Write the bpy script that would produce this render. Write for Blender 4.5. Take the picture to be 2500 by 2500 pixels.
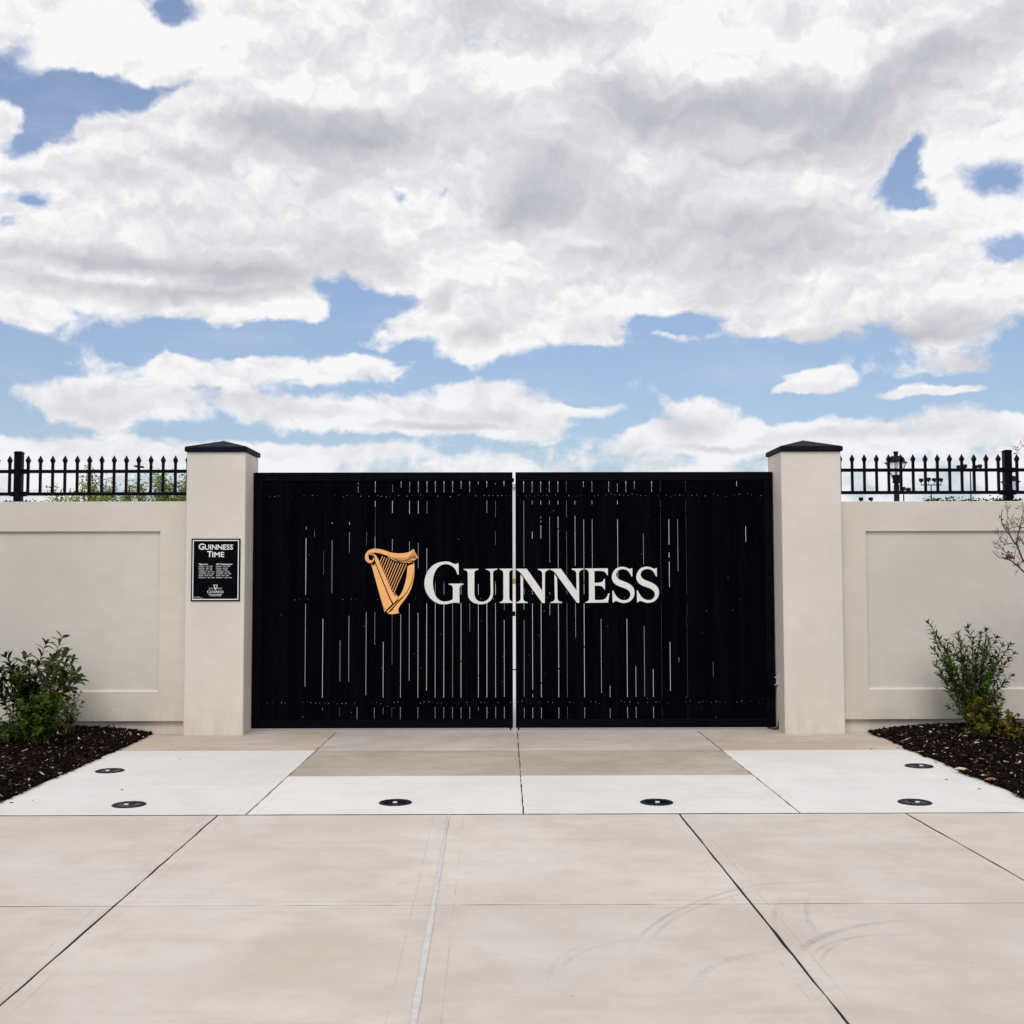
import bpy, math, random
import numpy as np
from mathutils import Vector, Matrix
random.seed(7); rng = np.random.default_rng(7)
for o in list(bpy.data.objects): bpy.data.objects.remove(o)
S = bpy.context.scene
COL = S.collection
R = math.radians

# ------------------------------------------------------------------ camera
F = 2847.0          # focal length in pixels of the 2500 px photograph
EYE = 1.6
def cam_axes(pitch, yaw, roll):
    p, y, r = R(pitch), R(yaw), R(roll)
    f = np.array([math.sin(y)*math.cos(p), math.cos(y)*math.cos(p), math.sin(p)])
    r0 = np.array([math.cos(y), -math.sin(y), 0.0]); u0 = np.cross(r0, f)
    return r0*math.cos(r)-u0*math.sin(r), u0*math.cos(r)+r0*math.sin(r), f
RX, UP, FW = cam_axes(3.227, 0.3, 0.12)
cd = bpy.data.cameras.new('camera'); cam = bpy.data.objects.new('camera', cd); COL.objects.link(cam)
cd.sensor_width = 36; cd.lens = 36*F/2500; cd.clip_start = 0.1; cd.clip_end = 6000
M = Matrix(((RX[0], UP[0], -FW[0], 0), (RX[1], UP[1], -FW[1], 0), (RX[2], UP[2], -FW[2], EYE), (0, 0, 0, 1)))
cam.matrix_world = M
S.camera = cam
S.render.resolution_x = 1024; S.render.resolution_y = 1024
def ray(px, py): return FW + RX*(px-1250)/F - UP*(py-1250)/F
def P(px, py, Y):
    d = ray(px, py); return d*(Y/d[1]) + np.array([0, 0, EYE])
def G(px, py, z=0.0):
    d = ray(px, py); return d*((z-EYE)/d[2]) + np.array([0, 0, EYE])

# ------------------------------------------------------------------ exposure, sun, world
S.view_settings.view_transform = 'Standard'; S.view_settings.look = 'None'
S.view_settings.exposure = 0.0; S.view_settings.gamma = 1.0
SUN_EL, SUN_AZ = 48.0, 190.0        # behind the camera, to its left, behind thin cloud
sd = bpy.data.lights.new('sun', 'SUN'); sun = bpy.data.objects.new('sun', sd); COL.objects.link(sun)
sd.energy = 1.6; sd.angle = R(28); sd.color = (1.0, 0.965, 0.92)
az = R(SUN_AZ); el = R(SUN_EL)
sdir = Vector((math.sin(az)*math.cos(el), math.cos(az)*math.cos(el), math.sin(el)))
sun.rotation_euler = sdir.to_track_quat('Z', 'Y').to_euler(); sun.location = sdir*30

W = bpy.data.worlds.new('World'); S.world = W; W.use_nodes = True
nt = W.node_tree; nt.nodes.clear()
class NB:
    """small helper for node graphs"""
    def __init__(s, t): s.t = t
    def n(s, typ, **k):
        x = s.t.nodes.new(typ)
        for a, b in k.items(): setattr(x, a, b)
        return x
    def put(s, sock, v):
        if v is None: return
        if hasattr(v, 'links') or isinstance(v, bpy.types.NodeSocket): s.t.links.new(v, sock)
        else: sock.default_value = v
    def math(s, op, a, b=None, c=None, clamp=False):
        x = s.n('ShaderNodeMath', operation=op); x.use_clamp = clamp
        s.put(x.inputs[0], a); s.put(x.inputs[1], b); s.put(x.inputs[2], c); return x.outputs[0]
    def vmath(s, op, a, b=None):
        x = s.n('ShaderNodeVectorMath', operation=op); s.put(x.inputs[0], a); s.put(x.inputs[1], b)
        return x.outputs[1] if op in ('LENGTH', 'DISTANCE', 'DOT_PRODUCT') else x.outputs[0]
    def vscale(s, a, k):
        x = s.n('ShaderNodeVectorMath', operation='SCALE'); s.put(x.inputs[0], a); s.put(x.inputs[3], k); return x.outputs[0]
    def mr(s, v, a, b, c=0.0, d=1.0, kind='SMOOTHSTEP'):
        x = s.n('ShaderNodeMapRange', interpolation_type=kind); s.put(x.inputs[0], v)
        for i, q in enumerate((a, b, c, d)): s.put(x.inputs[1+i], q)
        return x.outputs[0]
    def noise(s, vec, scale, detail=4, rough=0.5, dist=0.0, col=False):
        x = s.n('ShaderNodeTexNoise'); s.put(x.inputs['Vector'], vec); x.inputs['Scale'].default_value = scale
        x.inputs['Detail'].default_value = detail; x.inputs['Roughness'].default_value = rough; x.inputs['Distortion'].default_value = dist
        return x.outputs['Color'] if col else x.outputs['Fac']
    def mapping(s, vec, loc=(0, 0, 0), rot=(0, 0, 0), sc=(1, 1, 1), typ='POINT'):
        x = s.n('ShaderNodeMapping', vector_type=typ); s.put(x.inputs['Vector'], vec)
        x.inputs['Location'].default_value = loc; x.inputs['Rotation'].default_value = rot; x.inputs['Scale'].default_value = sc
        return x.outputs[0]
    def mix(s, f, a, b, mode='MIX'):
        x = s.n('ShaderNodeMix', data_type='RGBA', blend_type=mode); s.put(x.inputs[0], f)
        s.put(x.inputs[6], a); s.put(x.inputs[7], b); return x.outputs[2]
    def ramp(s, f, pts):
        x = s.n('ShaderNodeValToRGB'); s.put(x.inputs[0], f); e = x.color_ramp.elements
        while len(e) < len(pts): e.new(0.5)
        for q, (p, c) in zip(e, pts): q.position = p; q.color = c
        return x.outputs[0]
w = NB(nt)
geo = w.n('ShaderNodeTexCoord').outputs['Generated']
sep = w.n('ShaderNodeSeparateXYZ'); w.put(sep.inputs[0], geo)
AZ = w.math('ARCTAN2', sep.outputs[0], sep.outputs[1])
EL = w.math('ARCSINE', sep.outputs[2])
cv = w.n('ShaderNodeCombineXYZ'); w.put(cv.inputs[0], AZ); w.put(cv.inputs[1], EL); UV = cv.outputs[0]
def uv(px, py):                     # 1932-scale picture coordinates -> azimuth, elevation of that piece of sky
    d = ray(px*2500/1932, py*2500/1932); d = d/np.linalg.norm(d)
    return math.atan2(d[0], d[1]), math.asin(d[2])
KR = 2500/1932/F
# billowy warp of the coordinates
wn = w.noise(UV, 10.0, 4, 0.5, col=True)
wf = w.noise(UV, 42.0, 6, 0.6, col=True)
w1 = w.vmath('ADD', w.vscale(w.vmath('SUBTRACT', wn, (0.5, 0.5, 0.5)), 0.060), w.vscale(w.vmath('SUBTRACT', wf, (0.5, 0.5, 0.5)), 0.020))
_, e640 = uv(966, 640); _, e450 = uv(966, 450)
high = w.mr(EL, e640, e450)
UW = w.vmath('ADD', UV, w.vscale(w.vmath('MULTIPLY', w1, (1.3, 0.8, 0)), w.mr(high, 0, 1, .62, 1.0)))
def blobs(lst, vec, start):
    acc = start
    for (x, y, rx, ry, rot, wt) in lst:
        a, e = uv(x, y)
        m = w.mapping(vec, (a, e, 0), (0, 0, R(rot)), (rx*KR*1.25, ry*KR*1.25, 1), 'TEXTURE')
        g = w.n('ShaderNodeTexGradient', gradient_type='SPHERICAL'); w.put(g.inputs[0], m)
        acc = w.math('MULTIPLY_ADD', g.outputs['Fac'], wt, acc)
    return acc
_, e560 = uv(966, 585); _, e660 = uv(966, 675); _, e830 = uv(966, 800); _, e875 = uv(966, 885)
_, e470 = uv(966, 500)
base = w.math('ADD', w.mr(EL, e660, e560, -0.80, 0.70, 'SMOOTHSTEP'), w.mr(EL, e560, e470, 0.0, 0.45))
base = w.math('ADD', base, w.mr(EL, e830, e875, 0.0, 1.1))
COVER = [ # x, y, rx, ry, rot, weight
 (95, 158, 150, 60, 5, -2.1), (195, 175, 80, 46, 10, -1.5), (100, 215, 75, 50, -20, -1.3), (55, 262, 75, 40, 15, -2.0), (25, 205, 44, 34, 0, 1.9), (40,235,30,30,0,.5), (20, 95, 50, 36, 20, -.9), (130, 100, 60, 20, 10, .5), (180, 235, 80, 30, 0, .5), (150,70,80,16,0,-.5),
 (312, 6, 62, 32, 0, -2.1), (275, 190, 60, 22, 15, -1.1), (300, 165, 70, 16, 10, -.9), (390, 150, 60, 14, 20, -.35), (300, 120, 70, 26, 10, .5), (60, 368, 70, 24, -10, -1.7), (14, 410, 30, 22, 40, -1.3), (470, 316, 70, 14, 12, -1.0), (580, 330, 46, 13, 4, -1.1),
 (762, 366, 36, 18, 20, -1.4), (820, 350, 26, 30, -30, -1.3), (740, 440, 20, 44, -25, -1.0), (430, 45, 70, 18, 30, -.6), (500, 70, 40, 18, 0, -.5),
 (1712, 340, 84, 48, 10, -2.1), (1750, 378, 70, 22, -5, -1.5), (1735, 298, 30, 36, -30, -1.3), (1895, 340, 78, 40, -22, -2.2), (1890, 458, 110, 26, -5, -1.8), (1910, 440, 40, 30, 0, -.8), (1545, 325, 44, 12, 0, -1.0), (1870, 236, 40, 18, 10, -1.1), (1875, 165, 24, 12, 0, -.7),
 # underside of the big deck
 (690, 575, 115, 56, -10, -1.9), (670, 530, 50, 30, 0, -.8), (600, 540, 26, 26, 0, -.9), (600, 620, 150, 30, 0, -.9), (250, 645, 160, 30, 0, -.6), (1280, 605, 95, 28, 8, -1.6), (1210, 600, 40, 22, 0, -.8), (1240,640,60,14,0,-.3),
 (100, 632, 95, 40, -20, 1.15), (20,590,70,30,0,.3), (420, 575, 230, 30, 0, .45), (560,575,60,36,0,.6), (730, 622, 72, 34, 0, 2.0), (780, 655, 40, 20, 0, -.9), (876, 668, 105, 28, 0, 1.5), (960, 620, 190, 50, 0, .95), (1120, 640, 130, 26, 0, .8),
 (1270, 630, 60, 12, -14, .7), (1430, 620, 130, 42, 0, 1.0), (1780, 640, 280, 60, 4, 1.25), (1830, 695, 180, 26, 3, .9), (1500, 675, 120, 18, 0, -.4), (850,560,110,70,0,.5),
 # separate clouds over the blue band
 (175, 762, 185, 44, -2, 2.13), (200, 730, 100, 26, 0, 0.81), (530, 700, 260, 34, 2, 2.13), (325, 668, 40, 40, 35, 1.38), (330, 720, 80, 34, 0, 1.04), (560, 775, 290, 42, -3, 1.73), (640, 800, 170, 26, 0, 1.04),
 (915, 775, 205, 62, 0, 2.13), (900, 735, 90, 30, 0, 0.92), (1090, 773, 90, 13, 0, 1.15), (1010, 810, 120, 30, 0, 0.92),
 (1325, 795, 115, 58, 0, 2.19), (1260, 830, 140, 30, 0, 1.15), (1440, 822, 90, 28, 0, 1.27), (1730, 815, 300, 36, 2, 1.84), (1600,800,90,24,0,.4),
 (1543, 725, 68, 26, 6, 2.13), (1500, 738, 50, 10, 14, 1.15), (1690, 747, 56, 14, 0, 1.79), (1815, 740, 80, 11, 3, 1.50), (1930,738,30,12,0,.9),
 (120, 850, 300, 34, 0, 1.38), (520, 858, 160, 20, 0, 0.92), (700, 850, 130, 16, 0, 0.81), (1140, 810, 30, 40, 10, -.6), (700,820,60,10,0,.3), (1460,765,60,30,30,-.3),
]
cover = blobs(COVER, UW, base)
SH = (-0.008, 0.016, 0)
def fbm(vec): return w.noise(w.vmath('MULTIPLY', vec, (1.0, 1.5, 1)), 13.0, 10, 0.60, 0.1)
def puff(vec):
    x = w.n('ShaderNodeTexVoronoi', feature='SMOOTH_F1', voronoi_dimensions='2D'); w.put(x.inputs['Vector'], w.vmath('MULTIPLY', vec, (1.0, 1.35, 1)))
    for k, v in (('Scale', 15.0), ('Detail', 3.5), ('Roughness', .55), ('Lacunarity', 2.2), ('Smoothness', .55)): x.inputs[k].default_value = v
    x.normalize = True
    return w.math('SUBTRACT', 0.5, x.outputs['Distance'])
UPF = w.vmath('ADD', UW, w.vscale(w.vmath('SUBTRACT', wf, (0.5, 0.5, 0.5)), 0.02))
h1 = puff(UPF); h2 = puff(w.vmath('ADD', UPF, (-0.004, 0.010, 0)))
n1 = fbm(UW); n2 = fbm(w.vmath('ADD', UW, SH))
dens = w.math('ADD', cover, w.math('MULTIPLY', w.math('SUBTRACT', n1, 0.5), 3.6))
dens = w.math('MULTIPLY_ADD', h1, 1.3, w.math('SUBTRACT', dens, 0.12))
ALPHA = w.mr(dens, w.mr(high, 0, 1, -.16, -.42), w.mr(high, 0, 1, .52, .72))
wisp = w.math('MULTIPLY', w.mr(w.noise(w.vmath('MULTIPLY', UV, (1, 2.6, 1)), 7.0, 7, 0.6), 0.45, 0.78), 0.15)
ALPHA = w.math('MAXIMUM', ALPHA, wisp)
GREY = [
 (330, 300, 120, 30, 0, .35), (200, 330, 130, 24, 0, .4), (860, 200, 120, 40, 0, .35), (1180,470,160,40,0,.35), (700,330,160,30,0,.4), (1340,560,160,24,0,.3),
 (560, 243, 190, 52, 0, 1.25), (690, 262, 130, 50, 10, .9), (470, 228, 80, 30, 0, .5), (640, 205, 110, 26, 0, .4), (900, 260, 150, 70, 0, .45),
 (1200, 205, 180, 62, 0, 1.0), (1260, 165, 260, 60, 0, .5), (1530, 175, 290, 60, 4, .9), (1620, 240, 220, 60, 0, .7), (1780, 120, 190, 46, 20, .75), (1440,250,200,70,0,.4),
 (1040, 320, 120, 60, 0, .75), (990, 392, 90, 50, 0, .9), (1330, 360, 340, 70, 0, .6), (1450, 470, 290, 62, 0, .85), (1150, 400, 190, 60, 0, .5), (980, 60, 200, 60, 0, .5), (1600,20,120,30,0,.4),(1000,20,200,30,0,.4),
 (180, 488, 330, 24, 0, .95), (480, 505, 300, 36, 2, .85), (120, 535, 210, 28, 0, .9), (420, 545, 230, 24, 0, .8), (560, 440, 260, 34, 0, .4), (680, 470, 90, 60, 0, .4),
 (1766, 615, 150, 38, 10, 1.0), (1690, 645, 210, 18, 3, .9), (1870, 688, 140, 24, 3, .9), (1560, 640, 120, 20, 0, .5), (1420, 645, 60, 10, 0, .6),
 (825, 808, 140, 9, 0, 1.3), (460, 757, 120, 18, 0, .9), (540, 780, 220, 14, 0, .4), (160, 775, 100, 16, 0, .5), (1291, 812, 62, 26, 0, 1.1), (1350, 845, 90, 9, 0, 1.2), (920, 790, 170, 20, 0, .5), (1650,820,200,12,0,.5), (900,640,120,22,0,.6),
 (1110,620,60,24,0,.6),(640,560,40,10,0,.4),
 (1330, 95, 120, 70, 20, -.6), (1560, 80, 130, 60, 0, -.5), (260, 520, 160, 12, 0, -.8), (520, 578, 130, 22, 0, -.8), (310, 510, 90, 12, 0, -.5), (1000, 150, 110, 70, 0, -.5), (1360, 140, 46, 14, 0, -.6), (1600,130,60,20,-10,-.6), (1420, 250, 60, 24, 20, -.5), (1500, 345, 160, 50, 0, -.5), (250, 60, 220, 60, 0, -.5),
]
grey = blobs(GREY, UW, 0.09)
g1 = w.math('SUBTRACT', w.noise(w.vmath('MULTIPLY', UW, (1, 1.9, 1)), 6.0, 6, 0.5), 0.5)
grey = w.math('MULTIPLY_ADD', g1, 1.0, w.math('MULTIPLY', grey, 1.05))
emb = w.math('MULTIPLY', w.math('SUBTRACT', n2, n1), w.mr(dens, .3, 1.6, 1.9, 1.0))           # relief of the billows
thick = w.mr(dens, 0.3, 1.8, 0.0, 0.15)
grey = w.math('ADD', w.math('ADD', grey, thick), emb)
grey = w.math('ADD', grey, w.math('MULTIPLY', w.math('SUBTRACT', h2, h1), 2.0))
gf = w.math('SUBTRACT', 1.0, w.math('POWER', 2.718, w.math('MULTIPLY', w.math('MAXIMUM', grey, 0.0), -0.85)))
cloud = w.mix(gf, (0.95, 0.945, 0.955, 1), (0.37, 0.375, 0.44, 1))
cloud = w.mix(w.mr(EL, e875, e560, 0.35, 0.0), cloud, (0.80, 0.82, 0.87, 1))   # distance softens the low clouds
sky = w.n('ShaderNodeTexSky', sky_type='NISHITA'); sky.sun_disc = False
sky.sun_elevation = el; sky.sun_rotation = az; sky.air_density = 1.0; sky.dust_density = 1.5; sky.ozone_density = 1.5
SKYK = 0.1
lift = w.mr(EL, -0.02, 0.5, 0.0, 1.0, 'LINEAR')
skyc = w.mix(1.0, sky.outputs[0], w.mix(lift, (0.86, 0.87, 0.92, 1), (0.84, 1.0, 1.22, 1)), 'MULTIPLY')
skyc = w.vmath('ADD', skyc, (1.2, 1.25, 1.35))
cloudv = w.vscale(cloud, 1.0/SKYK)
final = w.mix(ALPHA, skyc, cloudv)
bg = w.n('ShaderNodeBackground'); w.put(bg.inputs[0], final); bg.inputs[1].default_value = SKYK
wo = w.n('ShaderNodeOutputWorld'); nt.links.new(bg.outputs[0], wo.inputs[0])
W.cycles.sampling_method = 'MANUAL'; W.cycles.sample_map_resolution = 512

# ------------------------------------------------------------------ helpers: objects
def link(o, parent=None):
    COL.objects.link(o)
    if parent: o.parent = parent
    return o
def tag(o, label=None, cat=None, group=None, kind=None):
    if label: o['label'] = label
    if cat: o['category'] = cat
    if group: o['group'] = group
    if kind: o['kind'] = kind
    return o
def thing(name, label, cat, loc=(0, 0, 0), group=None):
    o = bpy.data.objects.new(name, None); o.location = loc; o.empty_display_size = .1
    link(o); return tag(o, label, cat, group)
class MB:
    def __init__(s): s.v = []; s.f = []; s.m = []
    def add(s, vs, fs, mi=0):
        b = len(s.v); s.v += [tuple(map(float, q)) for q in vs]; s.f += [tuple(b+i for i in f) for f in fs]; s.m += [mi]*len(fs); return s
    def box(s, x0, x1, y0, y1, z0, z1, mi=0, c=0.0):
        if c <= 0:
            v = [(x, y, z) for z in (z0, z1) for y in (y0, y1) for x in (x0, x1)]
            return s.add(v, [(0, 2, 3, 1), (4, 5, 7, 6), (0, 1, 5, 4), (2, 6, 7, 3), (0, 4, 6, 2), (1, 3, 7, 5)], mi)
        # chamfered box
        X, Y, Z = (x0, x1), (y0, y1), (z0, z1); v = []; idx = {}
        for i in (0, 1):
            for j in (0, 1):
                for k in (0, 1):
                    sx, sy, sz = (1-2*i)*c, (1-2*j)*c, (1-2*k)*c
                    for a, p in enumerate(((X[i], Y[j]+sy, Z[k]+sz), (X[i]+sx, Y[j], Z[k]+sz), (X[i]+sx, Y[j]+sy, Z[k]))):
                        idx[i, j, k, a] = len(v); v.append(p)
        f = []
        for i in (0, 1):
            q = [idx[i, 0, 0, 0], idx[i, 1, 0, 0], idx[i, 1, 1, 0], idx[i, 0, 1, 0]]; f.append(q if i else q[::-1])
            q = [idx[0, i, 0, 1], idx[1, i, 0, 1], idx[1, i, 1, 1], idx[0, i, 1, 1]]; f.append(q[::-1] if i else q)
            q = [idx[0, 0, i, 2], idx[1, 0, i, 2], idx[1, 1, i, 2], idx[0, 1, i, 2]]; f.append(q if i else q[::-1])
            for j in (0, 1):
                f.append([idx[i, j, 0, 0], idx[i, j, 1, 0], idx[i, j, 1, 1], idx[i, j, 0, 1]])
                f.append([idx[i, 0, j, 0], idx[i, 1, j, 0], idx[i, 1, j, 2], idx[i, 0, j, 2]])
                f.append([idx[0, i, j, 1], idx[1, i, j, 1], idx[1, i, j, 2], idx[0, i, j, 2]])
                for k in (0, 1): f.append([idx[i, j, k, 0], idx[i, j, k, 1], idx[i, j, k, 2]])
        return s.add(v, f, mi)
    def tube(s, pts, rad, n=8, mi=0, cap=True):
        pts = [Vector(map(float, p)) for p in pts]; rs = rad if hasattr(rad, '__len__') else [rad]*len(pts)
        b = len(s.v); prev = None
        for i, p in enumerate(pts):
            t = (pts[min(i+1, len(pts)-1)]-pts[max(i-1, 0)])
            if t.length < 1e-9: t = Vector((0, 0, 1))
            t.normalize()
            if prev is None: a = t.orthogonal().normalized()
            else: a = (prev - t*prev.dot(t)); a = a.normalized() if a.length > 1e-6 else t.orthogonal().normalized()
            prev = a; c = t.cross(a)
            for k in range(n):
                q = p + (a*math.cos(2*math.pi*k/n)+c*math.sin(2*math.pi*k/n))*rs[i]; s.v.append(tuple(q))
        for i in range(len(pts)-1):
            for k in range(n):
                k2 = (k+1) % n; s.f.append((b+i*n+k, b+i*n+k2, b+(i+1)*n+k2, b+(i+1)*n+k)); s.m.append(mi)
        if cap:
            s.f.append(tuple(b+k for k in range(n))[::-1]); s.m.append(mi)
            e = b+(len(pts)-1)*n; s.f.append(tuple(e+k for k in range(n))); s.m.append(mi)
        return s
    def lathe(s, prof, cx=0, cy=0, n=24, mi=0, square=False):
        b = len(s.v); off = math.pi/4 if square else 0; n = 4 if square else n
        for r, z in prof:
            for k in range(n):
                a = 2*math.pi*k/n+off; s.v.append((cx+r*math.cos(a), cy+r*math.sin(a), z))
        for i in range(len(prof)-1):
            for k in range(n):
                k2 = (k+1) % n; s.f.append((b+i*n+k, b+i*n+k2, b+(i+1)*n+k2, b+(i+1)*n+k)); s.m.append(mi)
        s.f.append(tuple(b+k for k in range(n))[::-1]); s.m.append(mi)
        e = b+(len(prof)-1)*n; s.f.append(tuple(e+k for k in range(n))); s.m.append(mi)
        return s
    def build(s, name, mats, parent=None, smooth=False):
        me = bpy.data.meshes.new(name); me.from_pydata(s.v, [], s.f); 
        mats = mats if isinstance(mats, (list, tuple)) else [mats]
        for m in mats: me.materials.append(m)
        if len(mats) > 1: me.polygons.foreach_set('material_index', s.m)
        if smooth: me.polygons.foreach_set('use_smooth', [True]*len(me.polygons))
        me.validate(); me.update()
        o = bpy.data.objects.new(name, me); link(o)
        if parent:
            o.parent = parent
            o.matrix_parent_inverse = Matrix.Translation(parent_world(parent)).inverted()
        return o
def parent_world(o):
    v = Vector(o.location)
    if o.parent: v = v + parent_world(o.parent)*0
    return v

# ------------------------------------------------------------------ materials
def mat(name, rough=0.8, spec=0.5, metal=0.0):
    m = bpy.data.materials.new(name); m.use_nodes = True
    b = m.node_tree.nodes['Principled BSDF']; b.inputs['Roughness'].default_value = rough
    b.inputs['Specular IOR Level'].default_value = spec; b.inputs['Metallic'].default_value = metal
    q = NB(m.node_tree); q.b = b; q.co = q.n('ShaderNodeTexCoord').outputs['Object']
    q.isl = None
    return m, q
def island(q):
    if q.isl is None: q.isl = q.n('ShaderNodeNewGeometry').outputs['Random Per Island']
    return q.isl
def bump(q, h, strength, dist=0.01):
    x = q.n('ShaderNodeBump'); q.put(x.inputs['Height'], h); x.inputs['Strength'].default_value = strength; x.inputs['Distance'].default_value = dist
    q.t.links.new(x.outputs[0], q.b.inputs['Normal']); return x
def flat(name, c, rough=0.6, spec=0.5, metal=0, var=0.15, sc=20):
    m, q = mat(name, rough, spec, metal)
    n = q.noise(q.co, sc, 5, 0.6)
    c0 = tuple(k*(1-var) for k in c)+(1,); c1 = tuple(min(1, k*(1+var)) for k in c)+(1,)
    q.put(q.b.inputs['Base Color'], q.mix(q.mr(n, .3, .7), c0, c1))
    q.put(q.b.inputs['Roughness'], q.mr(n, .3, .7, rough*.85, min(1, rough*1.15)))
    return m

def stucco(name, c, stain=True):
    m, q = mat(name, 0.92, 0.25)
    big = q.noise(q.co, 0.9, 4, 0.55); mid = q.noise(q.mapping(q.co, sc=(1, 1, 2.2)), 5.0, 6, 0.6); fine = q.noise(q.mapping(q.co, sc=(1, 1, 1.8)), 150, 3, 0.6)
    col = q.mix(q.mr(big, .3, .7), tuple(k*.92 for k in c)+(1,), tuple(k*1.06 for k in c)+(1,))
    col = q.mix(q.mr(mid, .35, .75, 0, .5), col, (c[0]*.90, c[1]*.885, c[2]*.86, 1))
    col = q.mix(q.mr(fine, .3, .7, 0, .35), col, tuple(k*.80 for k in c)+(1,))
    g2 = q.noise(q.mapping(q.co, sc=(1, 1, 2.0)), 48, 4, .65); col = q.mix(q.mr(g2, .4, .75, 0, .45), col, tuple(k*.88 for k in c)+(1,))
    sp = q.n('ShaderNodeTexVoronoi'); q.put(sp.inputs['Vector'], q.co); sp.inputs['Scale'].default_value = 4.5; sp.inputs['Randomness'].default_value = 1
    spot = q.math('MULTIPLY', q.math('LESS_THAN', sp.outputs['Distance'], 0.022), 0.6)
    col = q.mix(spot, col, (.16, .13, .10, 1))
    if stain:
        s = q.n('ShaderNodeSeparateXYZ'); q.put(s.inputs[0], q.co)
        low = q.math('MULTIPLY', q.mr(s.outputs[2], 0.0, 0.42, 1.0, 0.0), q.mr(q.noise(q.mapping(q.co, sc=(4, 4, 1)), 3.0, 6, .65), .35, .7))
        col = q.mix(q.math('MULTIPLY', low, 0.45), col, (c[0]*.72, c[1]*.64, c[2]*.52, 1))
        run = q.noise(q.mapping(q.co, sc=(22, 22, .8)), 1.0, 5, .6)
        col = q.mix(q.mr(run, .55, .8, 0, .12), col, (c[0]*.7, c[1]*.67, c[2]*.62, 1))
    q.put(q.b.inputs['Base Color'], col)
    bump(q, q.math('ADD', q.math('MULTIPLY', fine, 1.0), q.math('MULTIPLY', q.noise(q.mapping(q.co, sc=(1, 1, 2.5)), 28, 3, .5), 1.6)), 0.28, 0.0025)
    return m
M_wall = stucco('cream_stucco', (0.655, 0.605, 0.54))
M_wallp = stucco('grey_cream_stucco', (0.63, 0.592, 0.543))
M_pil = stucco('pale_cream_stucco', (0.70, 0.652, 0.59))

def rings(q, vec, defs):
    """tyre rub marks: arcs on the ground (cx, cy, r, halfwidth, blob x, y, radius, strength)"""
    acc = None
    tread = q.mr(q.noise(vec, 34, 3, .6), .32, .68)
    patch = q.mr(q.noise(vec, 3.2, 4, .6), .38, .62)
    for (cx, cy, r, hw, bx, by, br, st) in defs:
        d = q.vmath('DISTANCE', vec, (cx, cy, 0))
        e = q.math('ABSOLUTE', q.math('SUBTRACT', d, r))
        band = q.mr(e, hw*.35, hw, 1, 0)
        lobe = q.mr(q.vmath('DISTANCE', vec, (bx, by, 0)), br*.3, br, 1, 0)
        v = q.math('MULTIPLY', q.math('MULTIPLY', band, lobe), st)
        acc = v if acc is None else q.math('MAXIMUM', acc, v)
    return q.math('MULTIPLY', acc, q.math('MULTIPLY_ADD', q.math('MULTIPLY', tread, patch), .75, .25))
def circ(p1, p2, p3):
    (ax, ay), (bx, by), (cx, cy) = p1, p2, p3
    d = 2*(ax*(by-cy)+bx*(cy-ay)+cx*(ay-by))
    ux = ((ax*ax+ay*ay)*(by-cy)+(bx*bx+by*by)*(cy-ay)+(cx*cx+cy*cy)*(ay-by))/d
    uy = ((ax*ax+ay*ay)*(cx-bx)+(bx*bx+by*by)*(ax-cx)+(cx*cx+cy*cy)*(bx-ax))/d
    return ux, uy, math.hypot(ax-ux, ay-uy)
def gB(x, y):
    p = G(1250+x/1.5456, 1700+y/1.5456); return (p[0], p[1])
TY = []
for pts, hw, st in ((((480, 910), (650, 795), (960, 705)), .018, .75), (((520, 925), (690, 800), (1000, 720)), .018, .5), (((960, 708), (1080, 703), (1210, 695)), .03, .5),
                    (((1085, 965), (1250, 880), (1480, 846)), .03, 1.0), (((1130, 985), (1290, 910), (1500, 900)), .018, .6), (((1170, 990), (1220, 940), (1330, 900)), .015, .55),
                    (((1130, 745), (1115, 830), (1150, 890)), .02, .5), (((990, 850), (1000, 790), (1060, 730)), .02, .45), (((180, 1035), (290, 955), (440, 920)), .02, .55),
                    (((700, 1075), (790, 1005), (1010, 960)), .03, .45), (((140, 1100), (170, 1000), (260, 940)), .02, .3), (((1640, 820), (1660, 822), (1700, 800)), .02, .0)):
    a, b, c = [gB(*p) for p in pts]; ux, uy, r = circ(a, b, c)
    L = math.hypot(a[0]-c[0], a[1]-c[1])
    if st > 0: TY.append((ux, uy, r, hw, b[0], b[1], L*.72, st))

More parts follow.
